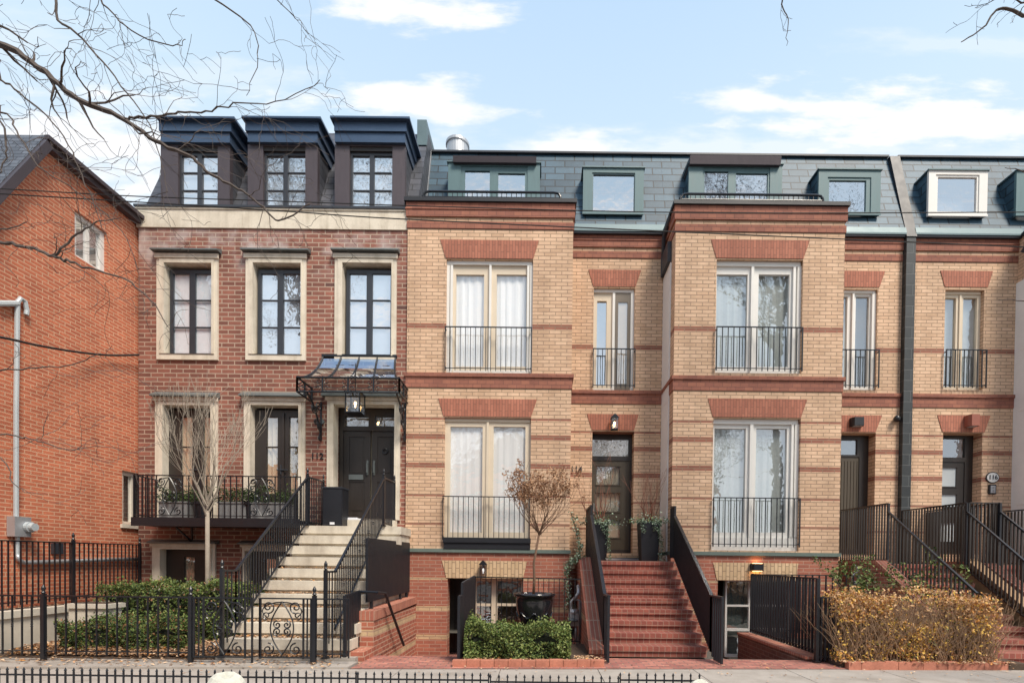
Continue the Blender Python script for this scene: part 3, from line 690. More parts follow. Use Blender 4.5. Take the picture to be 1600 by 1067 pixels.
# ------------------------------------------------------------------ dark red brick townhouse
h1 = thing('red_brick_townhouse', 'dark red brick townhouse numbered 112 with limestone window surrounds and three dark metal dormers', 'townhouse', (-6.2, Y1, 0))
X0, X1 = -9.285, -3.12
wins2 = [(259, 413, 333, 554), (397, 413, 471.7, 555), (536, 413, 612.6, 557)]
wins1 = [(257, 634, 331.5, 812), (393, 634, 468, 812)]
winsb = [(253, 858, 330, 925), (385, 861, 455, 930)]
dr = (522.6, 633, 617, 810)
b = B(); b.panel(X0, X1, -.1, 9.19, Y1, Y1+.3, [(q[0]-.018, q[1]+.018, q[2]-.018, q[3]+.018) for q in (RC(*w_, Y1) for w_ in wins2+wins1+winsb+[dr])], 0, back=False)
b.box(X0, X0+.28, Y1+.302, 18, -.1, 9.19); b.build('wall', 'b112', h1)
b = B(); b.box(X0+.3, X1-.02, Y1+1.0, Y1+1.05, 0, 9.1)
for z in (2.3, 5.6): b.box(X0+.3, X1-.02, Y1+.31, Y1+1.0, z, z+.1)
b.build('interior_partition', 'dark', h1)
b = B(); zA, zB = 9.195, 9.60
xs = [X0-.03, -7.95, -6.9, -4.0, X1-.003]
for i in range(4): b.box(xs[i]+(.004 if i else 0), xs[i+1], Y1-.03, Y1+.3, zA, zB)
b.box(X0-.05, X1-.003, Y1-.05, Y1+.3, 9.55+.052, 9.64); b.build('cornice', 'stone', h1)
b = B(); b.box(X0-.07, X1-.003, Y1-.07, Y1+.3, 9.642, 9.69); b.build('eaves_gutter', 'sash', h1)
ZM = 12.45
b = B(); b.prism([(Y1+.09, 9.70), (12.62, ZM), (16.5, ZM+.1), (16.5, 9.70)], X0+.06, -2.96, 'x'); b.build('mansard_roof', 'slated', h1)
b = B(); b.box(-3.2, -2.965, 12.4, 13.4, 12.0, 12.62); b.build('roof_flashing', 'verd', h1)
for (cap, b1, b2, p0, p1, wn) in [((245, 366), (248, 361), (251, 359), (251, 272), (340, 359), (278, 340)), ((377, 501), (383, 498), (387, 496), (387, 409), (477, 496), (411, 477)), ((515.5, 640), (522, 635), (523, 633), (523, 544), (613, 633), (546, 613))]:
    Yd = 11.37; d = B()
    x0, x1, z0, z1 = RC(p0[0], 226.5, p1[1], 321, Yd); o = RC(wn[0], 229, wn[1], 320, Yd)
    z0 = 9.705; o = (o[0], o[1], z0+.03, o[3])
    d.panel(x0, x1, z0, z1, Yd, Yd+.12, [o], 0)
    d.box(x0+.02, x0+.07, Yd+.122, 12.9, z0, z1, 1); d.box(x1-.07, x1-.02, Yd+.122, 12.9, z0, z1, 1)
    dm = d.build('dormer', ['purple', 'slated'], h1)
    r = B()
    xa, xb, za, zb = RC(b2[0], 207.5, b2[1], 226, Yd-.07); r.box(xa, xb, Yd-.07, 12.9, z1, zb)
    ztop = None
    xc, xd, zc, zd = RC(b1[0], 190, b1[1], 206.5, Yd-.11); r.box(xc, xd, Yd-.11, 12.85, zb+.004, zd)
    xe, xf, ze, zf = RC(cap[0], 181.5, cap[1], 190, Yd-.2)
    r.prism([(xc-.01, zd), (xe, zf-.05), (xe, zf), (xf, zf), (xf, zf-.05), (xd+.01, zd)], Yd-.2, 12.8, 'y')
    r.build('dormer_roof', 'skymetal', dm)
    k = B(); k.box(o[0], o[1], Yd+.02, Yd+.12, o[3]-.09, o[3]); k.build('head_board', 'dwood', dm)
    mx = (wn[0]+wn[1])/2; w0, w1 = wn
    win(dm, 'window_frame', (w0, 234, w1, 320), [(w0+3, 240, mx-3.5, 319), (mx+3.5, 240, w1-1.5, 319)], Yd, .06, 'sash', .05, 'glass2', 'skycur', .03,
        bars=[(w0+4, 265.5, mx-4, 267), (mx+4, 265.5, w1-3, 267), (w0+4, 293.5, mx-4, 295), (mx+4, 293.5, w1-3, 295)])
def surround(par, outer, inner, cap):
    Y = Y1; o = RC(*outer, Y); i = RC(*inner, Y); b = B()
    b.panel(*o, Y-.05, Y-.001, [i]); e = .075
    b.panel(o[0]+e, o[1]-e, i[2], o[3]-e, Y-.068, Y-.0505, [(i[0], i[1], i[2], i[3])])
    b.box(o[0]-.03, o[1]+.03, Y-.085, Y-.051, o[3]-.06, o[3]+.04)
    b.panel(i[0]-.017, i[1]+.017, i[2]-.017, i[3]+.017, Y-.0005, Y+.2, [i])
    s = b.build('stone_surround', 'stone', par)
    c = RC(*cap, Y); b = B(); b.prism([(Y-.001, c[2]), (Y-.17, c[2]), (Y-.17, c[2]+.03), (Y-.001, c[3])], c[0], c[1], 'x'); b.build('lintel_cap', 'lead', par)
    return s
for q, cap, so_ in zip(wins2, [(242.5, 389, 346.6, 397), (381.7, 389, 486, 397), (521, 389, 625, 397)], [(247, 402, 342, 563), (385.5, 402, 479, 564), (524, 402, 620, 566)]):
    surround(h1, so_, q, cap); x0, y0, x1, y1 = q; mx = (x0+x1)/2+1
    win(h1, 'window', (x0+3, y0+6, x1, y1), [(x0+8, y0+12, mx-4.5, y1-4), (mx+4.5, y0+12, x1-4, y1-4)], Y1, .07, 'sash', .045, 'glasss' if q is wins2[0] else 'glass2', 'skycur', .012,
        bars=[(x0+9, y0+52.5, mx-5, y0+54.2), (mx+5, y0+52.5, x1-5, y0+54.2), (x0+9, y0+95, mx-5, y0+96.8), (mx+5, y0+95, x1-5, y0+96.8)])
for q, cap, so_, gl in zip(wins1, [(241.7, 612.5, 343.8, 622), (379, 612.5, 480, 622)], [(244.6, 624, 341, 813), (382.6, 624, 477.5, 813)], [((276, 294), (311, 327)), ((411, 429), (447, 463))]):
    surround(h1, so_, q, cap); x0, y0, x1, y1 = q
    (a, c), (d, e) = gl
    win(h1, 'french_door', (x0, y0+4, x1, y1), [(a, 649, c, 770), (d, 649, e, 770)], Y1, .13, 'dwood', .05, 'glassd', 'cream_cur', .035, fold=True, bm='dwood',
        mullions=[((c+d)/2-2, y0+9, (c+d)/2+2, y1)], bars=[(a, 695, c, 697), (d, 695, e, 697)])
    b = B(); xh, zh = at((c+d)/2+6, 735, Y1+.17); b.tube([(xh-.12, Y1+.08, zh), (xh+.12, Y1+.08, zh)], .014, 6); b.tube([(xh-.04, Y1+.1, zh-.1), (xh-.04, Y1+.1, zh+.12)], .018, 6); b.build('handle', 'sash', h1)
for q, cap, so_ in zip(winsb, [(238, 843, 343, 849), (377, 845, 470, 851)], [(240, 850, 338, 925), (380, 851, 466, 930)]):
    surround(h1, so_, q, cap); x0, y0, x1, y1 = q; mx = (x0+x1)/2
    win(h1, 'basement_window', (x0, y0, x1, y1), [(mx-10, y0+12, mx+6, y1), (mx+24, y0+12, x1, y1)], Y1, .13, 'dwood', .05, 'glassd', 'cream_cur', .035, fold=True)
surround(h1, (512, 623, 625.5, 812), dr, (506, 610, 629, 622))
# entrance double door
y = Y1+.25; o = RC(*dr, Y1); t1 = RC(532, 645, 570, 661, Y1); t2 = RC(580, 645, 615, 661, Y1); l1 = RC(529, 668, 572, 808, Y1); l2 = RC(574.5, 668, 616.5, 808, Y1)
b = B(); b.panel(*o, y, y+.1, [t1, t2, (l1[0], l2[1], l1[2], l1[3])]); fr = b.build('entrance_door', 'dwood', h1)
p = B(); [p.face([(q[0], y+.06, q[2]), (q[1], y+.06, q[2]), (q[1], y+.06, q[3]), (q[0], y+.06, q[3])]) for q in (t1, t2)]; p.build('transom_pane', 'glassd', fr)
p = B(); p.box(o[0], o[1], y+.12, y+.14, o[2], o[3]); p.build('blind_or_backing', 'cream_cur', fr)  # added cream sheet that gives the transom panes a warm tone
for l in (l1, l2):
    b = B(); w_ = l[1]-l[0]; pa = (l[0]+.13, l[1]-.13, l[2]+1.02, l[3]-.14); pb = (l[0]+.13, l[1]-.13, l[2]+.14, l[2]+.86)
    b.panel(*l, y+.03, y+.07, [pa, pb])
    for q in (pa, pb): b.box(q[0], q[1], y+.045, y+.06, q[2], q[3]); b.box(q[0]+.05, q[1]-.05, y+.036, y+.0448, q[2]+.05, q[3]-.05)
    b.build('door_leaf', 'dwood', fr)
b = B(); z = at(572, 725, Y1)[1]
for xx in (l1[1]-.06, l2[0]+.06): b.box(xx-.02, xx+.02, y+.0, y+.03, z-.2, z+.14); b.tube([(xx, y+.01, z-.17), (xx, y-.05, z-.15), (xx, y-.05, z+.06), (xx, y+.01, z+.09)], .012, 6)
b.build('handle', 'lead', fr)
b = B(); q = RC(538, 738, 561, 746, Y1); b.box(*q[:2], y+.008, y+.035, *q[2:]); b.build('mail_slot', 'lead', fr)
b = B(); xx, zz = at(596, 700.5, Y1); b.tube([(xx+.06*math.cos(k*.628), y+.015, zz+.06*math.sin(k*.628)) for k in range(10)], .016, 6, closed=True); b.build('knocker', 'black', fr)
b = B(); x0, x1, z0, z1 = RC(519, 807, 622, 822, Y1); b.box(x0, x1, Y1-.28, Y1-.07, 2.385, 2.56); b.build('door_sill', 'step', h1)
text_mesh('112', .2, .02, Vector((at(496, 713, Y1)[0], Y1-.015, at(496, 713, Y1)[1])), 'house_number', 'black', h1)
b = B(); xx, zz = at(504, 659, Y1); b.prism([(xx+.05*math.cos(k*.5236), zz+.05*math.sin(k*.5236)) for k in range(12)], Y1-.03, Y1-.001, 'y'); b.build('doorbell', 'lead', h1)

# canopy over the entrance
cn = thing('door_canopy', 'glazed iron canopy with scrollwork frieze and swept ribs over double door', 'canopy', (-4.2, Y1, 5.2))
YC = 10.66; xl, zt = at(464, 589.5, YC); xr, _ = at(623.7, 590, YC); zb = at(540, 612.5, YC)[1]; zt = at(540, 590, YC)[1]
XL, ZT = at(506, 558, Y1); XR, _ = at(618.6, 558, Y1); ZT = at(560, 558.5, Y1)[1]
def swoop(t):      # 0 at wall top, 1 at front edge (concave)
    yy = Y1-.02+(YC-Y1+.02)*t; zz = ZT+(zt-ZT)*(1-(1-t)**1.75); return yy, zz
NS = 10
gb = B(); rb = B()
def edge_pt(k, t):
    a = XL+(XR-XL)*k/4; c = xl+(xr-xl)*k/4; e = t**1.6
    yy, zz = swoop(t); return (a+(c-a)*e, yy, zz)
for k in range(4):
    for i in range(NS):
        t0, t1_ = i/NS, (i+1)/NS; gb.face([edge_pt(k, t0), edge_pt(k, t1_), edge_pt(k+1, t1_), edge_pt(k+1, t0)])
for k, s_ in ((0, 1), (4, -1)):
    for i in range(NS):
        p0, p1 = edge_pt(k, i/NS), edge_pt(k, (i+1)/NS); gb.face([p0, p1, (p1[0], Y1-.01, p1[2]), (p0[0], Y1-.01, p0[2])] if False else [p0, p1, (xl if k == 0 else xr, Y1-.01, zt) if i == NS-1 else (p1[0], Y1-.01, p1[2]), (p0[0], Y1-.01, p0[2])])
gb.build('glass_roof', glass('canopy_glass', .50, 0, .05, (.78, .84, .84)), cn, True)
for k in range(5):
    rb = B(); rb.tube([Vector(edge_pt(k, i/NS))+Vector((0, 0, .012)) for i in range(NS+1)], .022, 6); rb.build('rib', 'black', cn)
def spiral(cx, cz, r, turns, a0, sgn, P, n=18, end=.15):
    return [P(cx+r*(1-(1-end)*i/n)*math.cos(a0+sgn*2*math.pi*turns*i/n), cz+r*(1-(1-end)*i/n)*math.sin(a0+sgn*2*math.pi*turns*i/n)) for i in range(n+1)]
fz = B()
def frieze(P, L_, n):
    h = zt-zb
    for i in range(n+1): u = L_*i/n; fz.obox(P(u, zb), P(u, zt), .035, .02)
    fz.tube([P(0, zb), P(L_, zb)], .02, 6); fz.tube([P(0, zt), P(L_, zt)], .022, 6)
    for i in range(n):
        a, c = L_*i/n+.03, L_*(i+1)/n-.03; m_ = (a+c)/2; w_ = (c-a)/2; zc = (zb+zt)/2; q = h*.2
        fz.tube([P(m_+w_*math.cos(t*.5236), zc+h*.22*math.sin(t*.5236)) for t in range(12)], .007, 4, closed=True)
        for sx in (-1, 1):
            for sz in (-1, 1): fz.tube(spiral(m_+sx*(w_-q), zc+sz*q*1.1, q, 1.2, math.pi/2*sz, -sx*sz, P), .007, 4)
frieze(lambda u, z: Vector((xl+u, YC, z)), xr-xl, 4)
frieze(lambda u, z: Vector((xl, YC+u, z)), Y1-YC-.02, 2)
frieze(lambda u, z: Vector((xr, YC+u, z)), Y1-YC-.02, 2)
fz.box(XL-.03, XR+.03, Y1-.06, Y1-.002, ZT, ZT+.05)
fz.build('frieze', 'black', cn)
for bxx in (xl+.22, xr-.05):
    k = B(); P = lambda u, z, bxx=bxx: Vector((bxx, Y1-.03-u, z)); zlow = at(495, 688, Y1-.05)[1]; dz = zb-zlow
    k.obox(P(0, zlow), P(0, zb), .035, .03); k.tube([P(0, zlow+.05), P(.05, zlow+.25*dz), P(.2, zlow+.55*dz), P(.42, zlow+.82*dz), P(.68, zb-.02)], .022, 6)
    k.tube(spiral(.13, zb-.16, .13, 1.5, -1.2, 1, P), .016, 5); k.tube(spiral(.1, zlow+.33*dz, .1, 1.5, 2.5, -1, P), .016, 5); k.tube(spiral(.36, zb-.26, .11, 1.6, .5, -1, P), .016, 5)
    k.tube(spiral(.07, zlow+.05, .075, 1.5, 1.57, 1, P), .018, 5); k.tube(spiral(.26, zlow+.42*dz, .08, 1.5, 0, -1, P), .014, 5)
    k.build('bracket', 'black', cn)
x, z0 = at(555, 646, 10.95); z1 = at(555, 618, 10.95)[1]
lt = lantern('hanging_lantern', 'large glass box lantern, lit, hanging under the iron canopy', x, 10.95, z0-.02, z1+.02, .33, True)
b = B(); b.tube([(x, 10.95, z1), (x, 10.95, ZT-.3)], .008, 6); b.build('hanger', 'black', lt)

# ------------------------------------------------------------------ ironwork
def scroll_panel(b, P, w, h, r=.012):
    """two crossing bows with scrolls at the corners, drawn through P(u, v)"""
    for s_ in (-1, 1):
        b.tube([P(w/2+s_*w*.27*math.sin(math.pi*i/16), h*.03+h*.94*i/16) for i in range(17)], r, 4)
        b.tube([P(w/2+s_*w*.46*math.sin(math.pi*i/10), h*(.80+.16*math.cos(math.pi*i/10))) for i in range(8)], r*.8, 4)
        for q, dz in ((.13, 1), (.87, -1)):
            b.tube(spiral(w/2+s_*w*.32, h*q, w*.15, 1.4, math.pi/2*dz, s_*dz, P), r, 4)
        b.tube(spiral(w/2+s_*w*.11, h*.44, w*.1, 1.4, -math.pi/2, s_, P), r, 4); b.tube(spiral(w/2+s_*w*.11, h*.56, w*.1, 1.4, math.pi/2, -s_, P), r, 4)
        b.tube(spiral(w/2+s_*w*.36, h*.72, w*.1, 1.3, -math.pi/2, s_, P), r*.8, 4)
def post(par, x, y, z0, z1, w=.05, ball=True):
    b = B(); b.box(x-w/2, x+w/2, y-w/2, y+w/2, z0, z1); b.box(x-w*.9, x+w*.9, y-w*.9, y+w*.9, z0, z0+.03)
    if ball: b.lathe([(w*.3, 0), (w*.62, .02), (w*.3, .045), (w*.55, .075), (w*.5, .1), (w*.12, .145)], (x, y, z1), 10)
    return b.build('post', 'black', par)
def bars(par, p0, p1, z0, z1, n, r=.009, mat='black', rails=True, name='bar_panel', knob=False, skip0=False, rw=.035):
    """plane of upright bars between plan points p0, p1; z0/z1 give bottom and top at each end"""
    (xa, ya), (xb, yb) = p0, p1; b = B()
    def I(a, c, t): return a+(c-a)*t
    for i in range(n+1):
        t = i/n; x, y_ = I(xa, xb, t), I(ya, yb, t); a, c = I(z0[0], z0[1], t), I(z1[0], z1[1], t)
        b.box(x-r, x+r, y_-r, y_+r, a, c)
        if knob and i % 2 == 1: b.lathe([(r, -.035), (r*2, -.02), (r*1.3, 0), (r*2, .02), (r, .035)], (x, y_, (a+c)/2), 6)
    if rails:
        b.obox((xa, ya, z1[0]), (xb, yb, z1[1]), rw, .022); b.obox((xa, ya, z0[0]+.06), (xb, yb, z0[1]+.06), .025, .016)
    return b.build(name, mat, par)

# front fence of 112, two stretches and the gate
YF = 7.62
def fx(px, py=990, Y=YF): return at(px, py, Y)[0]
zr = at(300, 933, YF)[1]; zlo = .13
ft = thing('iron_fence', 'low black iron fence of plain bars in front of clipped hedge', 'fence', (fx(150), YF, 0))
for px_ in (-60, 68, 298): post(ft, fx(px_), YF, .0, zr+.03, .055)
bars(ft, (fx(-60)+.03, YF), (fx(68)-.03, YF), (zlo, zlo), (zr, zr), 8, knob=True); bars(ft, (fx(68)+.03, YF), (fx(298)-.03, YF), (zlo, zlo), (zr, zr), 14, knob=True)
gt = thing('iron_gate', 'black iron double gate with oval scroll panels before stone stairs', 'gate', (fx(400), YF, 0))
for (a, c, sa, sb) in ((303, 394, 318, 383), (406, 486, 407, 474)):
    xa, xc, s0, s1 = fx(a), fx(c), fx(sa), fx(sb); g = B()
    g.obox((xa, YF, zr-.0), (xc, YF, zr), .03, .022); g.obox((xa, YF, zlo+.0), (xc, YF, zlo), .03, .02)
    for x in (xa, s0, s1, xc): g.box(x-.012, x+.012, YF-.012, YF+.012, zlo-.02 if x not in (xc,) else .0, zr)
    if a == 406: x = (s1+xc)/2; g.box(x-.009, x+.009, YF-.009, YF+.009, zlo, zr)
    else: x = (xa+s0)/2; g.box(x-.009, x+.009, YF-.009, YF+.009, zlo, zr)
    lf = g.build('gate_leaf', 'black', gt); s_ = B(); scroll_panel(s_, lambda u, v, s0=s0: Vector((s0+u, YF, zlo+.01+v)), s1-s0, zr-zlo-.03); s_.build('scroll_panel', 'black', lf)
ft2 = thing('iron_fence', 'short stretch of black iron fence right of the scroll gate', 'fence', (fx(520), YF, 0))
post(ft2, fx(491), YF, 0, zr+.05, .055); bars(ft2, (fx(494), YF), (fx(545), YF), (zlo, zlo), (zr, zr), 4, knob=True)
# fence on the retaining wall at left
sf = thing('iron_fence', 'black iron fence on cream retaining wall beside orange brick house', 'fence', (-9, 9.5, .7))
pa, pc = (-8.86, 7.6), (-9.2, 11.3)
bars(sf, pa, pc, (.80, .86), (1.90, 1.95), 34, r=.009, knob=False)
px1 = (at(127, 890, 1)[0]); tt = 0
# post where the photo shows it
for t_ in (.0, .52, 1.): x_, y_ = pa[0]+(pc[0]-pa[0])*t_, pa[1]+(pc[1]-pa[1])*t_; post(sf, x_, y_, .72, 1.98, .045)
rw = thing('retaining_wall', 'cream rendered low retaining wall behind the fence at left', 'wall', (-9, 9, 0))
b = B(); b.prism([(-8.85, 6.9), (-8.72, 6.9), (-9.02, 11.35), (-9.15, 11.35)], -.02, .62, 'z'); b.build('wall_body', 'cream', rw)
b = B(); b.prism([(-8.9, 6.85), (-8.68, 6.85), (-8.98, 11.36), (-9.2, 11.36)], .622, .74, 'z'); b.build('coping', 'cream', rw)
pb = thing('planter_block', 'cream square planter block at the end of the left hedge', 'planter', (-7.7, 8.9, 0))
b = B(); b.box(-8.3, -7.62, 8.66, 8.96, .1, .75)
b.build('block', 'cream', pb); b = B(); b.box(-8.34, -7.58, 8.62, 9.0, .752, .83); b.build('rim', 'cream', pb); b = B(); b.box(-8.25, -7.67, 8.7, 8.93, .832, .845); b.build('soil_fill', 'soil', pb)

# ------------------------------------------------------------------ stone stairs of 112
st = thing('stone_staircase', 'pale stone staircase rising to the dark double door', 'stairs', (-4.1, 8, 0))
r_, z0_, t_ = .225, .13, .284; DL = 10.5
for i in range(1, 11):
    zt_ = z0_+r_*i; yf = DL-(10-i)*t_; b = B()
    b.box(-5.15, -2.99 if i > 8 else -3.07, yf, yf+.36 if i < 10 else Y1-.003, zt_-.165, zt_)
    if i < 10: b.box(-5.05, -3.1, yf+.07, yf+.45, zt_-r_-.01, zt_-.167)
    else: b.box(-5.1, -3.02, yf+.05, Y1-.003, zt_-.32, zt_-.167)
    b.build('step', 'step', st)
b = B(); b.prism([(8.1, .0), (10.9, 2.0), (11.36, 2.0), (11.36, 0)], -5.05, -3.12, 'x'); b.build('stair_base', 'step', st)
ZL = z0_+10*r_
def stair_rail(label, x, yb0, yb1, yt, zlev, zb, zt_, ztop, yend, bot, n=34, mat='black', land=True, r=.008, group=None, knobs=False, wide=.04):
    """level foot, sloping run and landing guard in the plane x = const"""
    t = thing('stair_railing', label, 'railing', (x, yb0, 0), group)
    h = B(); h.obox((x, yb0, zlev), (x, yb1, zlev), wide, .03); h.obox((x, yb1, zlev), (x, yt, zt_), wide, .03)
    if land: h.obox((x, yt+.02, ztop), (x, yend, ztop+.03), wide, .03)
    h.build('handrail', 'black', t)
    b = B(); m_ = max(2, int((yb1-yb0)/.1))
    for i in range(m_+1):
        y_ = yb0+(yb1-yb0)*i/m_; b.box(x-r, x+r, y_-r, y_+r, bot(y_), zlev)
    for i in range(n+1):
        y_ = yb1+(yt-yb1)*i/n; b.box(x-r, x+r, y_-r, y_+r, bot(y_), zlev+(zt_-zlev)*i/n)
        if knobs and i % 3 == 1: b.lathe([(r, -.04), (r*2.2, -.02), (r*1.3, 0), (r*2.2, .02), (r, .04)], (x, y_, (bot(y_)+zlev+(zt_-zlev)*i/n)/2), 6)
    if land:
        m_ = int((yend-yt)/.085)
        for i in range(m_+1):
            y_ = yt+.02+(yend-yt-.04)*i/m_; b.box(x-r, x+r, y_-r, y_+r, bot(y_), ztop)
    b.obox((x, yb1, bot(yb1)+.03), (x, yt, bot(yt)+.03), .03, .02)
    if land: b.obox((x, yt, bot(yt)+.03), (x, yend, bot(yend)+.03), .03, .02)
    b.build('bar_panel', mat, t); return t
def bot1(y_): return max(.12, min(ZL, z0_+r_+(y_-7.94)*r_/t_)+.05)
for x_, lb in ((-4.98, 'black iron stair railing on the left of stone steps'), (-3.36, 'black iron stair railing on the right of stone steps')):
    t = stair_rail(lb, x_, 7.72, 8.05, 10.5, at(360, 891, 7.9)[1], 0, ZL+1.02, ZL+1.03, Y1-.1, bot1, 30, group='railings of the stone stairs', knobs=True)
    post(t, x_, 7.7, .1, at(360, 891, 7.9)[1]+.03, .05); post(t, x_, 10.5, ZL, ZL+1.08, .05); post(t, x_, Y1-.1, ZL, ZL+1.08, .04)
# balcony
bl = thing('iron_balcony', 'black iron balcony with scroll panels below two tall french doors', 'balcony', (-7, 11, 2.4))
YBk = 10.62; xa = at(207, 780, YBk)[0]; zs0, zs1 = at(330, 821, YBk)[1], at(330, 811, YBk)[1]; zrl = at(330, 743, YBk)[1]; xb = -5.2
b = B(); b.box(xa, xb, YBk, Y1-.002, zs0, zs1); b.box(xa-.02, xb, YBk-.02, YBk, zs0-.02, zs1+.03); b.build('floor_slab', 'black', bl)
def bx(px): return at(px, 780, YBk)[0]
segs = [(xa, bx(242.5), 5), (bx(284), bx(387), 11), (bx(428.6), xb, 5)]
for p, q, n in segs: bars(bl, (p, YBk+.03), (q, YBk+.03), (zs1+.02, zs1+.02), (zrl, zrl), n, r=.009)
bars(bl, (xa, YBk+.06), (xa, Y1-.02), (zs1+.02, zs1+.02), (zrl, zrl), 7, r=.009)
for p, q in ((242.5, 284), (387, 428.6)):
    s_ = B(); x0, x1 = bx(p), bx(q); scroll_panel(s_, lambda u, v, x0=x0: Vector((x0+u, YBk+.03, zs1+.05+v)), x1-x0, zrl-zs1-.06); s_.obox((x0, YBk+.03, zrl), (x1, YBk+.03, zrl), .035, .022); s_.obox((x0, YBk+.03, zs1+.08), (x1, YBk+.03, zs1+.08), .025, .016); s_.build('scroll_panel', 'black', bl)
for px_ in (262, 405): x = bx(px_); k = B(); k.obox((x, Y1-.01, zs0-.32), (x, YBk+.25, zs0-.03), .035, .03); k.box(x-.02, x+.02, Y1-.03, Y1-.003, zs0-.34, zs0-.003); k.build('bracket', 'black', bl)
def leafcloud(b, box, n, size, ms, up=0., surf=False, edge=.08):
    x0, x1, y0, y1, z0, z1 = box
    for i in range(n):
        u, v, w_ = rnd.random(), rnd.random(), rnd.random()
        if surf:
            k = rnd.choices((0, 1, 2, 3), (4, 3.4, 1, 1))[0]; e = abs(rnd.gauss(0, edge))
            if k == 0: v = e/(y1-y0)
            elif k == 1: w_ = 1-e/(z1-z0)
            elif k == 2: u = e/(x1-x0)
            else: u = 1-e/(x1-x0)
        p = Vector((x0+(x1-x0)*u, y0+(y1-y0)*v, z0+(z1-z0)*w_))
        q = .05*math.sin(p.x*5.1+1)+.04*math.sin(p.x*11+p.y*4)+.035*math.sin(p.x*2.3+p.y*5); p.z += q*(w_ > .55)+(abs(rnd.gauss(0, .05)) if w_ > .85 and rnd.random() < .3 else 0); p.y += .05*math.sin(p.x*7+p.z*6)+.03*math.sin(p.x*17)
        b.leaf(p, size, rnd.choices(range(len(ms)), ms)[0], up)
# planters on the balcony
for p, q, lb in ((240, 285, 'grey planter trough of dark shrubs behind left scroll panel of the balcony'), (334, 378, 'grey planter trough of dark shrubs between the balcony scroll panels'), (386, 440, 'grey planter trough of dark shrubs behind right scroll panel of the balcony')):
    x0, x1 = bx(p), bx(q); zt_ = at(330, 784, YBk+.2)[1]; t = thing('planter_trough', lb, 'planter', ((x0+x1)/2, YBk+.3, zs1))
    k = B(); k.box(x0, x1, YBk+.14, YBk+.5, zs1+.003, zt_-.03); k.box(x0-.015, x1+.015, YBk+.12, YBk+.52, zt_-.03, zt_); k.build('trough', 'greyb', t)
    k = B(); leafcloud(k, (x0-.1, x1+.1, YBk+.1, YBk+.5, zt_-.02, zt_+.3), 900, .05, (3, 5, 1), .2); k.build('foliage', ['g2', 'g2', 'g1'], t)
for p, lb in ((303, 'black round pot at left on the balcony floor between planter troughs'), (380, 'black round pot on the balcony floor near right scroll panel')):
    x = bx(p); t = thing('balcony_pot', lb, 'pot', (x, YBk+.3, zs1), 'black pots on the balcony'); k = B(); k.lathe([(.13, 0), (.17, .34), (.19, .34), (.19, .40), (.16, .40), (.15, .36)], (x, YBk+.3, zs1+.002), 18); k.build('pot_body', 'blackw', t, False)
    k = B(); leafcloud(k, (x-.2, x+.2, YBk+.15, YBk+.45, zs1+.36, zs1+.62), 260, .05, (1,), .2); k.build('foliage', ['g2'], t)
# black box and newspaper on the landing
x0, x1, z0, z1 = RC(509, 762, 539, 820, 10.95)
t = thing('storage_box', 'tall black box standing beside the dark double door', 'box', ((x0+x1)/2, 10.9, ZL)); b = B(); b.box(x0, x1, 10.8, 11.15, ZL+.002, z1-.03); b.box(x0+.015, x1-.015, 10.79, 10.799, ZL+.03, z1-.06); b.build('box_body', 'blackw', t); b = B(); b.box(x0-.01, x1+.01, 10.785, 11.16, z1-.029, z1); b.build('lid', 'sash', t); b = B(); b.box((x0+x1)/2-.05, (x0+x1)/2+.05, 10.782, 10.789, ZL+.05, ZL+.1); b.build('tag', 'paper', t)
x, z = at(548, 806, 11.1); b = B(); b.prism([(x-.2, 11.11), (x+.17, 11.1), (x+.19, 11.28), (x-.17, 11.29)], 2.562, 2.60, 'z'); b.prism([(x-.16, 11.12), (x+.14, 11.115), (x+.12, 11.25), (x-.15, 11.26)], 2.601, 2.615, 'z'); tag(b.build('newspaper', 'paper'), 'folded white newspaper lying on the door step', 'newspaper')

# ------------------------------------------------------------------ areaway beside 114
t = thing('areaway_wall', 'low red brick wall with yellow stripe beside the basement steps', 'wall', (-2.97, 9.9, 0))
b = B(); b.box(-3.1, -2.86, 8.45, YB-.003, -.6, .62); b.box(-3.1, -2.86, 7.98, 8.447, -.02, .16); b.build('wall_body', brick('areaway_brick', (.42, .14, .085), (.31, .095, .06), (.50, .33, .24), .22, .085, .009, [(.335, .42), (-.26, -.17)], (.56, .42, .25), (.48, .35, .2)), t)
b = B(); b.prism([(8.44, .62), (YB-.003, .68), (YB-.003, .84), (8.44, .78)], -3.12, -2.84, 'x'); b.build('coping', 'coping', t)
t = thing('black_screen', 'black screen of close bars standing on low brick wall', 'railing', (-3, 9.9, .8))
bars(t, (-3.02, 8.57), (-3.02, YB-.05), (.92, .95), (2.03, 2.06), 46, r=.019, mat='blackw', name='bar_panel')
for y_ in (8.8, 9.7, 10.6, 11.1): k = B(); k.box(-3.045, -2.995, y_-.02, y_+.02, .79, .96); k.build('foot', 'blackw', t)
t = thing('areaway_railing', 'black railing with sloped handrail going down the basement steps', 'railing', (-2.95, 8.3, 0))
bars(t, (-3.13, 7.9), (-3.13, 8.5), (.1, .15), (1.08, 1.12), 9, r=.024, mat='blackw')
k = B(); p0 = (-2.8, 8.45, 1.1); k.tube([(-3.13, 8.5, 1.11), p0, (-2.76, 8.75, 1.07), (-2.7, 9.75, -.02)], .026, 8); k.build('handrail', 'black', t)
t = thing('areaway_guard', 'black guard of close bars with thin railing around the boxwood bed', 'railing', (-1.3, 9, 0))
bars(t, (-1.3, 7.86), (-1.3, 8.15), (.0, .02), (1.09, 1.09), 5, r=.02, mat='blackw'); bars(t, (-1.3, 8.17), (-1.3, 9.66), (.05, .05), (1.29, 1.37), 26, r=.019, mat='blackw')
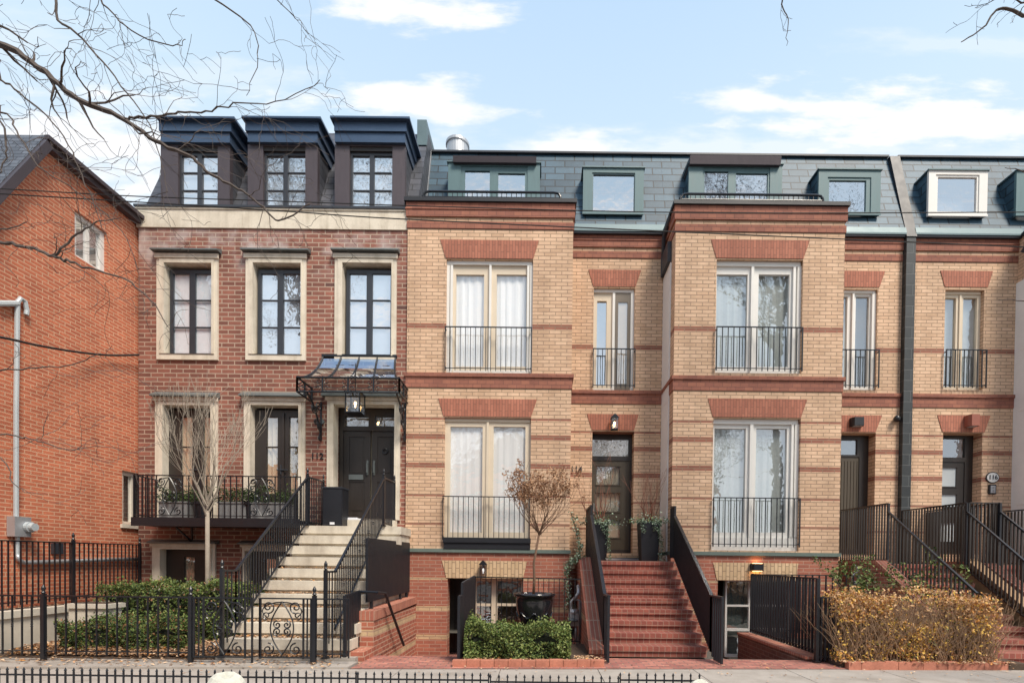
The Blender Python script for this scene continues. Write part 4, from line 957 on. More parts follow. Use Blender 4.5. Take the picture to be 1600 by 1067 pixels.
bars(t, (-1.28, 9.68), (.78, 9.68), (.05, .05), (1.35, 1.33), 20, r=.007, name='thin_bar_panel', rw=.022)
k = B(); k.box(-1.345, -1.25, 7.95, 9.68, -.6, .06); k.box(-1.345, .75, 9.6, 9.69, -.6, .045); o_ = k.build('brick_kerb', 'base', t)

# ------------------------------------------------------------------ red brick stairs
def brick_stairs(name, label, x0, x1, DLb, land, y1, cheeks, n=9, r=.19, tr=.28):
    t = thing(name, label, 'stairs', ((x0+x1)/2, DLb, 0), 'red brick entrance stairs')
    for i in range(1, n+1):
        z = r*i; y_ = DLb-(n-i)*tr; b = B(); ye = y1 if i == n else y_+tr+.05
        b.box(x0, x1, y_, ye, z-.09, z); b.box(x0, x1, y_+.03, ye if i < n else y1, z-r-.0, z-.0905); b.build('step', 'stair_brick', t)
    for a, c in cheeks:
        k = B(); k.prism([(DLb-(n-1)*tr-.25, -.02), (DLb-(n-1)*tr-.25, .1), (DLb+.0, n*r-.0), (y1, n*r), (y1, -.02)], a, c, 'x', 0)
        k.prism([(DLb-(n-1)*tr-.28, .1), (DLb-(n-1)*tr-.28, .17), (DLb-.02, n*r+.07), (y1, n*r+.07), (y1, n*r+.001), (DLb, n*r+.001), (DLb-(n-1)*tr-.24, .1)], a-.02, c+.02, 'x', 1)
        k.build('cheek_wall', ['base', 'coping'], t)
    k = B(); k.prism([(DLb-(n-1)*tr+.1, -.02), (DLb+.1, n*r-.25), (y1, n*r-.25), (y1, -.02)], x0+.01, x1-.01, 'x'); k.build('stair_base', 'base', t)
    return t
brick_stairs('brick_staircase', 'red brick steps between two black screens leading to the glazed door of 114', 1.13, 2.95, 10.9, 1.71, YR-.125, [(.86, 1.09)])
def botB(y_): return max(.03, min(1.73, .19+(y_-8.66)*.19/.28)+.06)
for x_, lb in ((1.11, 'black close barred stair screen on the left of red brick steps'), (2.955, 'black close barred stair screen right of the red brick steps')):
    t = stair_rail(lb, x_, 8.0, 8.5, 10.9, 1.11, 0, 2.70, 2.92, 12.1 if x_ < 2 else 11.25, botB, 42, 'blackw', True, .02, 'black screens of the red brick stairs', wide=.06)
CZ = 'red brick steps rising to plank door behind the yellow hedge'
brick_stairs('brick_staircase', CZ, 7.5, 8.85, 10.6, 1.71, YR-.02, [(7.2, 7.42)])
brick_stairs('brick_staircase', 'red brick steps at right edge rising to the door by oval 116 plaque', 9.62, 11.3, 10.4, 1.71, YR-.02, [(9.3, 9.52)])
def botC(y_): return max(.05, min(1.72, .19+(y_-8.36)*.19/.28)+.05)
for x_, yt_, lb in ((7.45, 10.6, 'brown black stair railing left of the steps to plank door'), (8.92, 10.35, 'brown black stair railing right of the steps to plank door'), (9.57, 10.3, 'brown black stair railing left of the steps by 116 door'), (11.35, 10.35, 'brown black railing at right frame edge beside the 116 door')):
    t = stair_rail(lb, x_, 8.2, 8.4, yt_, 1.2, 0, 2.82, 3.0, YR-.05, botC, 24, 'dwood', True, .013, 'railings of the right hand stairs', wide=.04)
    k = B(); k.box(x_-.02, x_+.02, yt_-.02, yt_+.02, 1.6, 3.0); k.build('post', 'blackw', t)
t = thing('landing_guard', 'short barred panel bridging the two right hand landings', 'railing', (9.25, 10.3, 1.7)); bars(t, (8.95, 10.33), (9.54, 10.33), (1.7, 1.7), (3.0, 3.0), 7, r=.012, mat='dwood')
k = B(); k.prism([(8.1, .12), (8.1, .2), (10.4, 1.83), (10.4, 1.72)], 8.96, 9.2, 'x'); k.box(8.96, 9.2, 10.4, 12.3, 1.6, 1.72); k.prism([(8.1, 0), (8.1, .119), (10.4, 1.6), (12.3, 1.6), (12.3, 0)], 8.98, 9.18, 'x'); k.build('sloping_board', 'tan', t)
# landing side wall and porch under C
t = thing('areaway_railing', 'black fence of upright bars along the sunken right basement court', 'railing', (4.65, 9.5, 0))
bars(t, (4.65, 8.3), (4.65, 10.86), (.16, .18), (1.43, 1.45), 24, r=.016, mat='blackw'); bars(t, (4.65, 10.88), (6.9, 10.88), (.16, .16), (1.44, 1.44), 15, r=.013, mat='blackw'); bars(t, (4.66, 8.28), (5.0, 8.28), (.05, .05), (1.12, 1.10), 5, r=.016, mat='blackw')
post(t, 4.66, 8.28, .02, 1.43, .055, False)
t = thing('court_wall', 'dark red brick kerb wall of the sunken right basement court', 'wall', (4.6, 9.7, 0)); b = B(); b.box(4.551, 4.8, 8.4, YB-.003, -.6, .05); b.build('wall_body', brick('court_brick', (.17, .07, .05), (.12, .05, .04), (.2, .13, .1), .22, .085, .008), t)
b = B(); b.box(4.53, 4.83, 8.38, YB-.003, .052, .10); b.build('coping', 'coping', t)

# edgings of brick
def edging(name, label, x0, x1, y_, z, group):
    t = thing(name, label, 'edging', ((x0+x1)/2, y_, 0), group); b = B(); n = int((x1-x0)/.2)
    for i in range(n):
        a = x0+(x1-x0)*i/n+.004; c = x0+(x1-x0)*(i+1)/n-.004; dz = rnd.uniform(-.008, .008); yy = y_+.05*((a+c)/2-x0-(x1-x0)/2); b.box(a, c, yy+rnd.uniform(-.008, .008), yy+.11, .0, z+dz)
    b.build('brick_row', 'coping2', t)
M['coping2'] = plain('edging_brick', (.44, .17, .11), .85, 0, 3.3, 1.0, .3, 50)
edging('brick_edging', 'row of orange red bricks edging the boxwood bed', -1.36, 1.02, 7.68, .115, 'brick edgings'); edging('brick_edging', 'row of orange red bricks edging the yellow leaved hedge', 4.9, 7.55, 7.85, .12, 'brick edgings')

# ------------------------------------------------------------------ neighbour house at left
nh = thing('gabled_brick_house', 'orange red brick house with slate roof at left edge', 'house', (-9.4, 10, 0))
def wx(y_): return -9.35+.045*(y_-11.4)
def lat(px, py):
    d = ray(px, py); t = (-9.35-.045*11.4)/(d.x-.045*d.y); return Vector((d.x*t, d.y*t, H+d.z*t))
pk = lat(62, 225); lf = lat(0, 287); ev = lat(217, 352)
zr2 = ev.z
def wall_poly(): # outline of the wall seen from +x, as (y, z)
    sl_ = (pk.z-lf.z)/(pk.y-lf.y)
    return [(3, pk.z-sl_*(pk.y-3) if pk.z-sl_*(pk.y-3) > 5 else 5), (pk.y-(pk.z-5)/sl_, 5), (pk.y, pk.z), (16.5, zr2+(zr2-pk.z)*.4)]
w1 = (lat(116.7, 363).y, lat(167, 396).y, lat(141, 414).z, lat(141, 345).z)
w2 = (lat(191, 780).y, lat(217, 780).y+.25, lat(203, 819).z, lat(203, 737).z)
b = B()
sl_ = (pk.z-lf.z)/(pk.y-lf.y); yk = pk.y-(pk.z-5)/sl_
ys = sorted([3, yk, pk.y, 16.5, w1[0], w1[1], w2[0], w2[1]])
def ztop(y_): return 5 if y_ <= yk else (5+(y_-yk)*sl_ if y_ <= pk.y else pk.z+(y_-pk.y)*(ev.z-pk.z)/(ev.y-pk.y))
for i in range(len(ys)-1):
    a, c = ys[i], ys[i+1]; m_ = (a+c)/2; cuts = [w for w in (w1, w2) if w[0] < m_ < w[1]]
    zz = [-.1]; [zz.extend((w[2], w[3])) for w in sorted(cuts, key=lambda q: q[2])]
    for j in range(0, len(zz)-1, 2): b.face([(wx(a), a, zz[j]), (wx(c), c, zz[j]), (wx(c), c, zz[j+1]), (wx(a), a, zz[j+1])])
    b.face([(wx(a), a, zz[-1]), (wx(c), c, zz[-1]), (wx(c), c, ztop(c)), (wx(a), a, ztop(a))])
for w in (w1, w2):
    for q in (((w[0], w[2]), (w[0], w[3])), ((w[1], w[3]), (w[1], w[2])), ((w[0], w[3]), (w[1], w[3])), ((w[1], w[2]), (w[0], w[2]))):
        (ya, za), (yc, zc) = q; b.face([(wx(ya), ya, za), (wx(yc), yc, zc), (wx(yc)-.15, yc, zc), (wx(ya)-.15, ya, za)])
b.face([(wx(3), 3, -.1), (wx(3), 3, 5), (-16, 3, 5), (-16, 3, -.1)])
b.build('wall', 'bleft', nh)
for w, cm_ in ((w1, 'curtain'), (w2, 'mid')):
    f = B(); e = .09; xq = lambda y_, d: wx(y_)-d
    def vb(ya, yc, za, zc, d0, d1, mb, mi=0):
        mb.prism([(wx(ya)-d0, ya), (wx(ya)-d1, ya), (wx(yc)-d1, yc), (wx(yc)-d0, yc)], za, zc, 'z', mi)
    m_ = (w[0]+w[1])/2
    vb(w[0], w[0]+e, w[2], w[3], .06, .14, f); vb(w[1]-e, w[1], w[2], w[3], .06, .14, f); vb(w[0]+e, w[1]-e, w[3]-e, w[3], .06, .14, f); vb(w[0]+e, w[1]-e, w[2], w[2]+e*.7, .06, .14, f); vb(m_-.03, m_+.03, w[2]+e*.7, w[3]-e, .07, .14, f)
    if w is w2: vb(w[0]-.05, w[1], w[2]-.09, w[2]-.002, -.05, .05, f)
    fo = f.build('window', 'cream' if w is w2 else 'white', nh)
    p = B(); p.face([(wx(w[0])-.11, w[0], w[2]), (wx(w[1])-.11, w[1], w[2]), (wx(w[1])-.11, w[1], w[3]), (wx(w[0])-.11, w[0], w[3])]); p.build('pane', 'glass2', fo)
    p = B(); vb(w[0], w[1], w[2], w[3], .2, .22, p)
    if w is w2:
        for i in range(22): z = w[2]+(w[3]-w[2])*i/22; vb(w[0]+.05, w[1]-.05, z, z+.012, .16, .19, p)
    p.build('blind_or_backing', cm_, fo)
# roofs of the neighbour
b = B(); yk2 = 4.0
b.prism([(pk.y, pk.z+.16), (lf.y-2.0, lf.z-2.0*sl_+.16), (lf.y-2.0, lf.z-2.0*sl_-.0), (pk.y, pk.z+.0)], -18, wx(9.3)+.12, 'x'); b.build('gable_roof', 'slatel', nh)
b = B(); y2 = 15.3
def rim(d, z, y_): return (wx(y_)+d, y_, z)
e0 = pk.y+.02; ze = lambda y_: ztop(y_)+.12
A_, Bq, C_, D_ = (wx(e0)+.1, e0, ze(e0)), (wx(y2)+.1, y2, ze(y2)), (-10.15, 14.2, 9.95), (-10.15, 10.5, 9.75)
b.face([A_, Bq, C_, D_]); b.face([Bq, (-13, y2, ze(y2)), (-13, 14.2, 9.95), C_]); b.face([D_, C_, (-13, 14.2, 9.95), (-13, 10.5, 9.75)]); b.face([A_, D_, (-13, 10.5, 9.75), (-13, e0, ze(e0))])
b.build('hip_roof', 'slatel', nh)
b = B()
b.obox((wx(pk.y)+.10, pk.y-.0, pk.z+.0), (wx(lf.y)+.10, lf.y-2.0, lf.z-2.0*sl_), .2, .13); b.obox((wx(pk.y)+.07, pk.y-.05, pk.z+.02), (wx(16)+.07, 16, ztop(16)+.02), .16, .13); b.obox((wx(pk.y)+.18, pk.y-.05, pk.z+.09), (wx(16)+.18, 16, ztop(16)+.09), .09, .08)
b.build('fascia', 'purple', nh)
# meter and pipes
def lp(px, py, d=.05): p = lat(px, py); return Vector((p.x+d, p.y, p.z))
em = thing('electric_meter', 'grey electric meter box with tall conduit on orange brick wall', 'meter', lp(20, 840))
b = B(); p0, p1 = lp(10, 838), lp(36, 838); za, zb_ = lat(22, 838).z, lat(22, 807).z; b.prism([(p0.x+.10, p0.y), (p1.x+.10, p1.y), (p1.x-.045, p1.y), (p0.x-.045, p0.y)], za, zb_, 'z'); b.build('meter_box', 'zinc', em)
c_ = lp(31, 823, .15); b = B(); b.tube([c_, c_+Vector((.06, 0, 0)), c_+Vector((.061, 0, 0)), c_+Vector((.13, 0, 0))], [.095, .095, .075, .07], 16); b.build('meter_dial', 'frost', em)
b = B(); q = lambda a, c, d=.06: lp(a, c, d); b.tube([q(20, 807), q(20, 640), q(22, 480), q(22.5, 472), q(27, 466), q(34, 471), q(37, 485), q(36, 492)], .038, 8)
b.tube([q(22, 838), q(22, 868)], .035, 8); b.tube([q(-10, 474), q(10, 474), q(22, 474)], .05, 8); b.build('conduit', 'frost', em)
gp = thing('wall_pipe', 'grey pipe running level along base of orange brick wall', 'pipe', lp(120, 875)); b = B(); b.tube([q(22, 866), q(24, 874), q(32, 878.5), q(120, 875.5), q(216, 872.5)], .04, 8); b.build('pipe_run', 'zinc', gp, True)
b = B()
for a in (80, 88): p0, p1 = lp(a-1, 855), lp(a+6, 855); b.prism([(p0.x+.02, p0.y), (p1.x+.02, p1.y), (p1.x-.045, p1.y), (p0.x-.045, p0.y)], lat(a, 865).z, lat(a, 848).z, 'z')
b.build('vent_grille', 'sash', nh)

# ------------------------------------------------------------------ lamps and plates on the yellow houses
def sconce(label, px, Y, lit, name='wall_lantern'):
    x0, x1, z0, z1 = RC(*px, Y); w_ = x1-x0
    t = lantern(name, label, (x0+x1)/2, Y-.06-w_/2, z0, z1-.06, w_, lit, None)
    b = B(); xm = (x0+x1)/2; b.box(xm-.03, xm+.03, Y-.06, Y-.002, z0+.1, z1-.02); b.prism([(xm-w_*.55, z1-.035), (xm, z1+.05), (xm+w_*.55, z1-.035)], Y-.06-w_, Y-.06, 'y'); b.build('bracket', 'black', t); return t
sconce('small black wall lantern, lit, above the door of 114', (953.5, 653, 964, 674), YR-.015, True)
sconce('small black wall lantern, unlit, over the basement opening of 114', (751, 878, 761, 901), YB-.015, False)
def boxlight(label, px, Y, mat='blackw', dep=.16, glow=False):
    x0, x1, z0, z1 = RC(*px, Y); t = thing('wall_light', label, 'wall light', ((x0+x1)/2, Y, z0)); b = B(); n = 10
    b.prism([(x0, Y-.002), (x0, Y-dep*.6), (x0+(x1-x0)*.12, Y-dep), (x1-(x1-x0)*.12, Y-dep), (x1, Y-dep*.6), (x1, Y-.002)], z0, z1, 'z'); b.build('housing', mat, t)
    b = B(); b.box(x0+.05, x1-.05, Y-dep*.8, Y-.02, z1-.002, z1+.006); b.box(x0+.05, x1-.05, Y-dep*.8, Y-.02, z0-.006, z0+.002); b.build('lens', emis('warm_lens', (1, .55, .22), 7.) if glow else 'frost', t); return t
boxlight('dark half round wall light, lit, over the right basement opening', (1171.6, 880, 1190.5, 891.5), YB-.015, glow=True)
boxlight('dark half round wall light above the plank door', (1327, 654, 1346, 667), YR-.015)
boxlight('brick red box light above door by 116 plaque', (1506, 650.5, 1522, 668), YR-.015, 'rust', .2)
t = thing('security_camera', 'small dark dome camera on brick right of plank door light', 'camera', (*at(1397, 655, YR)[:1], YR, at(1397, 655, YR)[1])); x, z = at(1397, 655, YR)
b = B(); b.lathe([(.02, -.09), (.07, -.05), (.08, 0), (.05, .05), (.02, .06)], (x, YR-.1, z), 14); b.build('dome', 'black', t, True); b = B(); b.box(x-.02, x+.1, YR-.08, YR-.002, z-.02, z+.03); b.build('mount', 'black', t)
t = thing('number_plaque', 'oval white plaque reading 116 on yellow brick', 'plaque', (at(1550, 746, YR)[0], YR, at(1550, 746, YR)[1])); x, z = at(1550, 746, YR)
EL = lambda a, c, n=28: [(x+a*math.cos(i*2*math.pi/n), z+c*math.sin(i*2*math.pi/n)) for i in range(n)]
b = B(); b.prism(EL(.165, .14), YR-.02, YR-.002, 'y'); b.build('rim', 'black', t); b = B(); b.prism(EL(.145, .12), YR-.026, YR-.0205, 'y'); b.build('face', 'plate', t)
text_mesh('116', .155, .01, Vector((x, YR-.033, z)), 'number', 'black', t)
t = thing('door_intercom', 'black and silver keypad on brick below the oval plaque', 'keypad', (at(1549, 764, YR)[0], YR, at(1549, 764, YR)[1])); q = RC(1543.5, 757, 1554.5, 772, YR)
b = B(); b.box(q[0], q[1], YR-.04, YR-.002, q[2], q[3]); b.build('housing', 'black', t); b = B(); b.box(q[0]+.03, q[1]-.03, YR-.05, YR-.041, q[2]+.03, q[3]-.03); b.build('front_plate', 'zinc', t); b = B(); xm, zm = (q[0]+q[1])/2, (q[2]+q[3])/2; b.lathe([(.018, -.006), (.018, .006)], (xm, YR-.055, zm+.04), 10); b.lathe([(.018, -.006), (.018, .006)], (xm, YR-.055, zm-.04), 10); b.build('button', 'sash', t)
# gas meters
def gas_meter(label, x, y_, z0, s=1.):
    t = thing('gas_meter', label, 'meter', (x, y_, z0)); V = lambda a, c, d: (x+a*s, y_+c*s, z0+d*s)
    b = B(); b.box(*[q for p in zip(V(-.11, -.08, .22), V(.11, .08, .5)) for q in p]); b.lathe([(.09*s, -.06*s), (.11*s, 0), (.09*s, .06*s)], V(0, 0, .53), 16); b.build('meter_body', 'zinc', t)
    b = B(); b.lathe([(.03*s, -.02), (.11*s, -.01), (.12*s, .02), (.04*s, .05)], V(-.02, -.1, .34), 16); b.build('regulator', 'lead', t)
    b = B(); b.tube([V(-.06, 0, .55), V(-.06, 0, .75), V(.0, 0, .82), V(.14, 0, .78), V(.14, .0, -.1)], .035*s, 8); b.tube([V(.05, 0, .22), V(.05, 0, -.1)], .03*s, 8); b.tube([V(.0, -.05, .80), V(.1, -.05, .95), V(.1, .1, 1.1)], .04*s, 8); b.build('pipework', 'zinc', t, True)
gas_meter('grey gas meter with bent pipes beside the red brick stair wall', .70, 10.35, .12, .95)
gas_meter('pale gas meter half hidden by green weeds beside right stairs', 7.0, 11.0, .9, .7)

# ------------------------------------------------------------------ plants
def hedge(name, label, box, n, size, mats, wts, core='core', group=None, inset=.13):
    x0, x1, y0, y1, z0, z1 = box; t = thing(name, label, 'hedge', ((x0+x1)/2, y0, z0), group)
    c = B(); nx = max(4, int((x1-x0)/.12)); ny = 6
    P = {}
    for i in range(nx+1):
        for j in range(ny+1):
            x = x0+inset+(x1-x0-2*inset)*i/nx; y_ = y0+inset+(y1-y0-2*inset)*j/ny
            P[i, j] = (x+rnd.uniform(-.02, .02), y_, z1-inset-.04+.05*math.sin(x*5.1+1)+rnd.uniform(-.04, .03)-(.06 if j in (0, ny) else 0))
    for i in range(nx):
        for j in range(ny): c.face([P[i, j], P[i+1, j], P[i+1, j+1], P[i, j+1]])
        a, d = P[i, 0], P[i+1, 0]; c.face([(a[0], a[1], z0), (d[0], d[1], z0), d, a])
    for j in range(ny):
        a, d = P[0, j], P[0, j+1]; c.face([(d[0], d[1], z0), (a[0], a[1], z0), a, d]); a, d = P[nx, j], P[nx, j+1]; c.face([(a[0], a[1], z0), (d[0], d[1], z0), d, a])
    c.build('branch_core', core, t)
    f = B(); leafcloud(f, box, n, size, wts, .2, True); f.build('foliage', mats, t); return t
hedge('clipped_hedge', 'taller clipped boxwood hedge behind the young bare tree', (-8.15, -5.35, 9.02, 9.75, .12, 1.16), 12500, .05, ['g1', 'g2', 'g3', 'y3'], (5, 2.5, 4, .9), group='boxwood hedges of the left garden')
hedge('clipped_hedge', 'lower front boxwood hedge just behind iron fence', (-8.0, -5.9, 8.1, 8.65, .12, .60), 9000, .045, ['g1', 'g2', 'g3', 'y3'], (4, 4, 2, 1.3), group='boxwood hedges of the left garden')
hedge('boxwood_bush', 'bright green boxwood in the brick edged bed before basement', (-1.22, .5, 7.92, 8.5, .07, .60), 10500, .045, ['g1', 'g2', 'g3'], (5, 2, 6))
def yellow_hedge():
    x0, x1, y0, y1, z1 = 4.82, 7.5, 7.93, 8.75, 1.12
    t = thing('deciduous_hedge', 'twiggy hedge with thinning yellow autumn leaves at right', 'hedge', (6.5, 8.5, 0))
    b = B()
    for i in range(2300):
        x, y_ = rnd.uniform(x0+.1, x1), rnd.uniform(y0+.05, y1); p = Vector((x, y_, .05)); pts = [p]; d = Vector((rnd.gauss(0, .2), rnd.gauss(0, .15), 1)).normalized()
        n = 5; L_ = rnd.uniform(.6, 1.25)/n
        for k in range(n): d = (d+Vector((rnd.gauss(0, .34), rnd.gauss(0, .24), .1))).normalized(); p = p+d*L_; pts.append(p.copy())
        b.tube(pts, .006, 3, .002)
    b.build('twigs', 'haytwig', t)
    f = B(); cl = [(rnd.uniform(x0, x1), rnd.uniform(.1, z1), rnd.choice((0, 0, 1, 2))) for _ in range(120)]
    for i in range(15000):
        x, y_, z = rnd.uniform(x0, x1), y0+abs(rnd.gauss(0, .22)), rnd.uniform(.08, z1+.03)
        if rnd.random() < .3: y_ = rnd.uniform(y0, y1); z = z1+rnd.gauss(-.05, .08)+.06*math.sin(x*4.1)+.05*math.sin(x*9.7+1)
        nz = math.sin(x*3.1+z*4)+math.sin(z*7-x*2.3)+.8*math.sin(x*9.3+1)*math.sin(z*8)
        if nz < -.35 and rnd.random() < .85: continue
        c_ = min(cl, key=lambda q: (q[0]-x)**2+(q[1]-z)**2)
        yel = rnd.random() < (.55 if c_[2] == 0 else .2)*(1.2 if z < .75 else .6)
        if z > .85: m_ = rnd.choices((0, 1, 2, 3), (1.2, 2, 1, 5))[0]
        else: m_ = 0 if yel else rnd.choices((1, 2, 3), (4, 2, 3))[0]
        if rnd.random() < .05: m_ = 4
        f.leaf((x, y_+.05*math.sin(x*6), z), .05, m_)
    f.build('foliage', ['y1', 'y2', 'y3', 'o1', 'g3'], t)
    c = B(); c.box(x0+.35, x1-.15, y0+.5, y1-.1, .05, z1-.35); c.build('branch_core', 'corey', t)
yellow_hedge()
def grow(b, p, d, L_, r, depth, spread=.5, upb=.15, seg=4, kids=3, tips=None, minr=.002, wander=.13, shrink=.62):
    pts = [p.copy()]; q = p.copy(); dd = d.copy(); rs = [r]
    for i in range(seg):
        dd = (dd+Vector((rnd.gauss(0, wander), rnd.gauss(0, wander), rnd.gauss(0, wander)+upb*.3))).normalized(); q = q+dd*L_/seg; pts.append(q.copy()); rs.append(max(minr, r*(1-.5*(i+1)/seg)))
    b.tube(pts, rs, 5 if r > .01 else 3)
    if depth == 0:
        if tips is not None: tips.append((pts[-1], dd))
        return
    for k in range(kids):
        i = rnd.randint(max(1, seg//2), seg) if k else seg
        nd = (dd+Vector((rnd.gauss(0, spread), rnd.gauss(0, spread), rnd.gauss(0, spread*.7)+upb))).normalized()
        grow(b, pts[i], nd, L_*rnd.uniform(.6, .95)*(shrink/.62), max(minr, rs[i]*.66), depth-1, spread, upb, seg, kids, tips, minr, wander, shrink)
# young bare tree in front of the red house
t = thing('young_bare_tree', 'slender leafless young tree rising from the left hedge', 'tree', (-6.28, 9.4, .1))
b = B(); base = at3(323, 930, 9.4); top = at3(324, 800, 9.4); base.z = .1
tr = B(); tr.tube([base, base.lerp(top, .5)+Vector((.01, 0, 0)), top], [.05, .04, .036], 8); tr.build('trunk', 'barky', t, True)
for k in range(11):
    a = k*2.4; d = Vector((math.cos(a)*.52, math.sin(a)*.4, 1)).normalized(); grow(b, top+Vector((0, 0, rnd.uniform(-.15, .25))), d, rnd.uniform(.7, 1.0), .017, 3, .28, .25, 4, 3, None, .0028, .09, .6)
b.build('crown', 'barky', t)
# hydrangea standard in the black urn
t = thing('glazed_urn', 'large glossy black urn with garland relief holding a small tree', 'pot', (-.12, 9.05, .1))
ux, uy = at(835, 950, 9.05)[0], 9.05; uz = at(835, 926, 9.05)[1]
prof = [(.20, -.78), (.24, -.76), (.235, -.7), (.27, -.55), (.325, -.32), (.345, -.15), (.34, -.07), (.37, -.06), (.385, -.03), (.38, 0), (.34, 0), (.325, -.05), (.02, -.06)]
b = B(); b.lathe(prof, (ux, uy, uz), 36); b.build('urn_body', 'pot', t, True)
b = B()
for k in range(8):
    a0 = k*math.pi/4; pts = []
    for i in range(9): a = a0+math.pi/4*i/8; zz = -.34-.1*math.sin(math.pi*i/8); rr = .322+(zz+.32)*.24+.012; pts.append((ux+rr*math.cos(a), uy+rr*math.sin(a), uz+zz))
    b.tube(pts, .014, 6)
b.build('garland', 'pot', t, True); b = B(); b.lathe([(.325, -.012), (.1, .0)], (ux, uy, uz-.03), 20); b.build('soil_fill', 'soil', t)
t = thing('standard_hydrangea', 'small lollipop tree with dry brown flower heads in urn', 'tree', (ux, uy, uz))
p0 = Vector((ux-.02, uy, uz-.04)); p1 = at3(834, 880, 9.05); p2 = at3(842, 836, 9.05)
b = B(); b.tube([p0, p0.lerp(p1, .5)+Vector((.015, 0, 0)), p1, p2], [.03, .026, .023, .022], 8); b.build('trunk', 'hydtwig', t, True)
b = B(); tips = []
for k in range(13):
    a = k*2.4+.3; e_ = .95 if k % 3 else .5; d = Vector((math.cos(a)*e_, math.sin(a)*.7*e_, .75)).normalized(); grow(b, p2+Vector((0, 0, rnd.uniform(-.03, .06))), d, rnd.uniform(.38, .5), .012, 2, .32, .28, 4, 3, tips, .003, .1, .62)
for q, d in tips: b.tube([q, q+d*.1], .003, 3)
b.build('crown', 'hydtwig', t)
f = B()
for q, d in tips:
    if rnd.random() < .25 or q.z < p2.z+.3: continue
    for i in range(34): f.leaf(q+d*.05+Vector((rnd.gauss(0, .045), rnd.gauss(0, .045), rnd.gauss(0, .045))), .045, rnd.randint(0, 2))
f.build('flower_head', ['y3', 'l2', 'l3'], t)
# twig planters with ivy beside the door
def twig_planter(label, x, y_, z0, h, w_, tw):
    t = thing('tall_planter', label, 'planter', (x, y_, z0), 'planters beside the door of 114')
    b = B(); a, c = w_*.4, w_*.5; v = [(x-a, y_-a), (x+a, y_-a), (x+a, y_+a), (x-a, y_+a)]; vt = [(x-c, y_-c), (x+c, y_-c), (x+c, y_+c), (x-c, y_+c)]
    for i in range(4): j = (i+1) % 4; b.face([(*v[i], z0+.002), (*v[j], z0+.002), (*vt[j], z0+h), (*vt[i], z0+h)])
    b.face([(*q, z0+h-.03) for q in vt]); b.build('planter_body', 'blackw', t)
    k = B()
    for i in range(tw):
        d = Vector((rnd.gauss(0, .25), rnd.gauss(0, .18), 1)).normalized(); grow(k, Vector((x+rnd.gauss(0, .07), y_+rnd.gauss(0, .06), z0+h-.05)), d, rnd.uniform(.5, .7), rnd.uniform(.012, .022), 2, .33, .25, 4, 2, None, .003, .16, .62)
    k.build('twigs', 'redtwig', t)
    f = B()
    for i in range(420): q = Vector((x+rnd.gauss(0, w_*.48), y_-.02+rnd.gauss(0, w_*.4), z0+h+abs(rnd.gauss(0, .09))-.04)); f.leaf(q, .055, rnd.choices((0, 1, 2), (4, 3, 1))[0], .4)
    for sx, L_, n in ((-.45, .3, 60), (.42, h*1.0, 190), (.1, .25, 40)):
        for i in range(n): u = rnd.random(); f.leaf((x+sx*w_+rnd.gauss(0, .03)+.05*u, y_-c-.02+rnd.gauss(0, .025)-.04*u, z0+h-L_*u+.02), .05, rnd.choices((0, 1), (3, 2))[0])
    f.build('ivy', ['iv', 'iv2', 'g3'], t)
twig_planter('tall black planter with red twigs and trailing ivy right of the door of 114', 2.52, 11.6, 1.71, .92, .46, 9)
twig_planter('black twig and ivy planter left of the door of 114 behind stair screen', 1.36, 11.7, 1.71, .88, .42, 7)
iv = B()
P_ = [at3(892, 800, 11.0), at3(907, 850, 11.0), at3(903, 872, 10.8), at3(886, 880, 10.9), at3(886, 905, 10.9), at3(888, 950, 10.8)]
for i in range(len(P_)-1):
    for k in range(130): u = rnd.random(); iv.leaf(P_[i].lerp(P_[i+1], u)+Vector((rnd.gauss(0, .045), rnd.gauss(-.03, .03), rnd.gauss(0, .04))), .055, rnd.choices((0, 1), (3, 2))[0])
ivt = thing('trailing_ivy', 'pale green ivy trailing down outside the left stair screen', 'plant', P_[3]); iv.build('leaves', ['iv', 'iv2'], ivt); k = B(); k.tube([p+Vector((0, .02, 0)) for p in P_], .012, 5); k.build('stem', 'hydtwig', ivt)
# weeds beside the right stairs
for (px_, py_, Y_, n, lb) in ((1345, 905, 9.9, 1100, 'leggy green shrub rising behind the left end of yellow hedge'), (1450, 905, 9.5, 800, 'loose light green shrub between the right stair railings and yellow hedge')):
    c_ = at3(px_, py_, Y_); t = thing('green_shrub', lb, 'shrub', (c_.x, Y_, .1)); k = B(); tips = []
    for i in range(9): grow(k, Vector((c_.x+rnd.gauss(0, .1), Y_, .1)), Vector((rnd.gauss(0, .35)-(.12 if px_ < 1400 else 0), rnd.gauss(0, .2), 1)).normalized(), rnd.uniform(.8, 1.1), .009, 1, .4, .2, 5, 3, tips, .003)
    k.build('stems', 'hydtwig', t); f = B()
    for i in range(n): q, d = rnd.choice(tips); f.leaf(q-d*abs(rnd.gauss(0, .22))+Vector((rnd.gauss(0, .05), rnd.gauss(0, .05), rnd.gauss(0, .05))), .065, rnd.choices((0, 1, 2), (4, 2, 3))[0], .4)
    f.build('foliage', ['g1', 'g2', 'g3'], t)
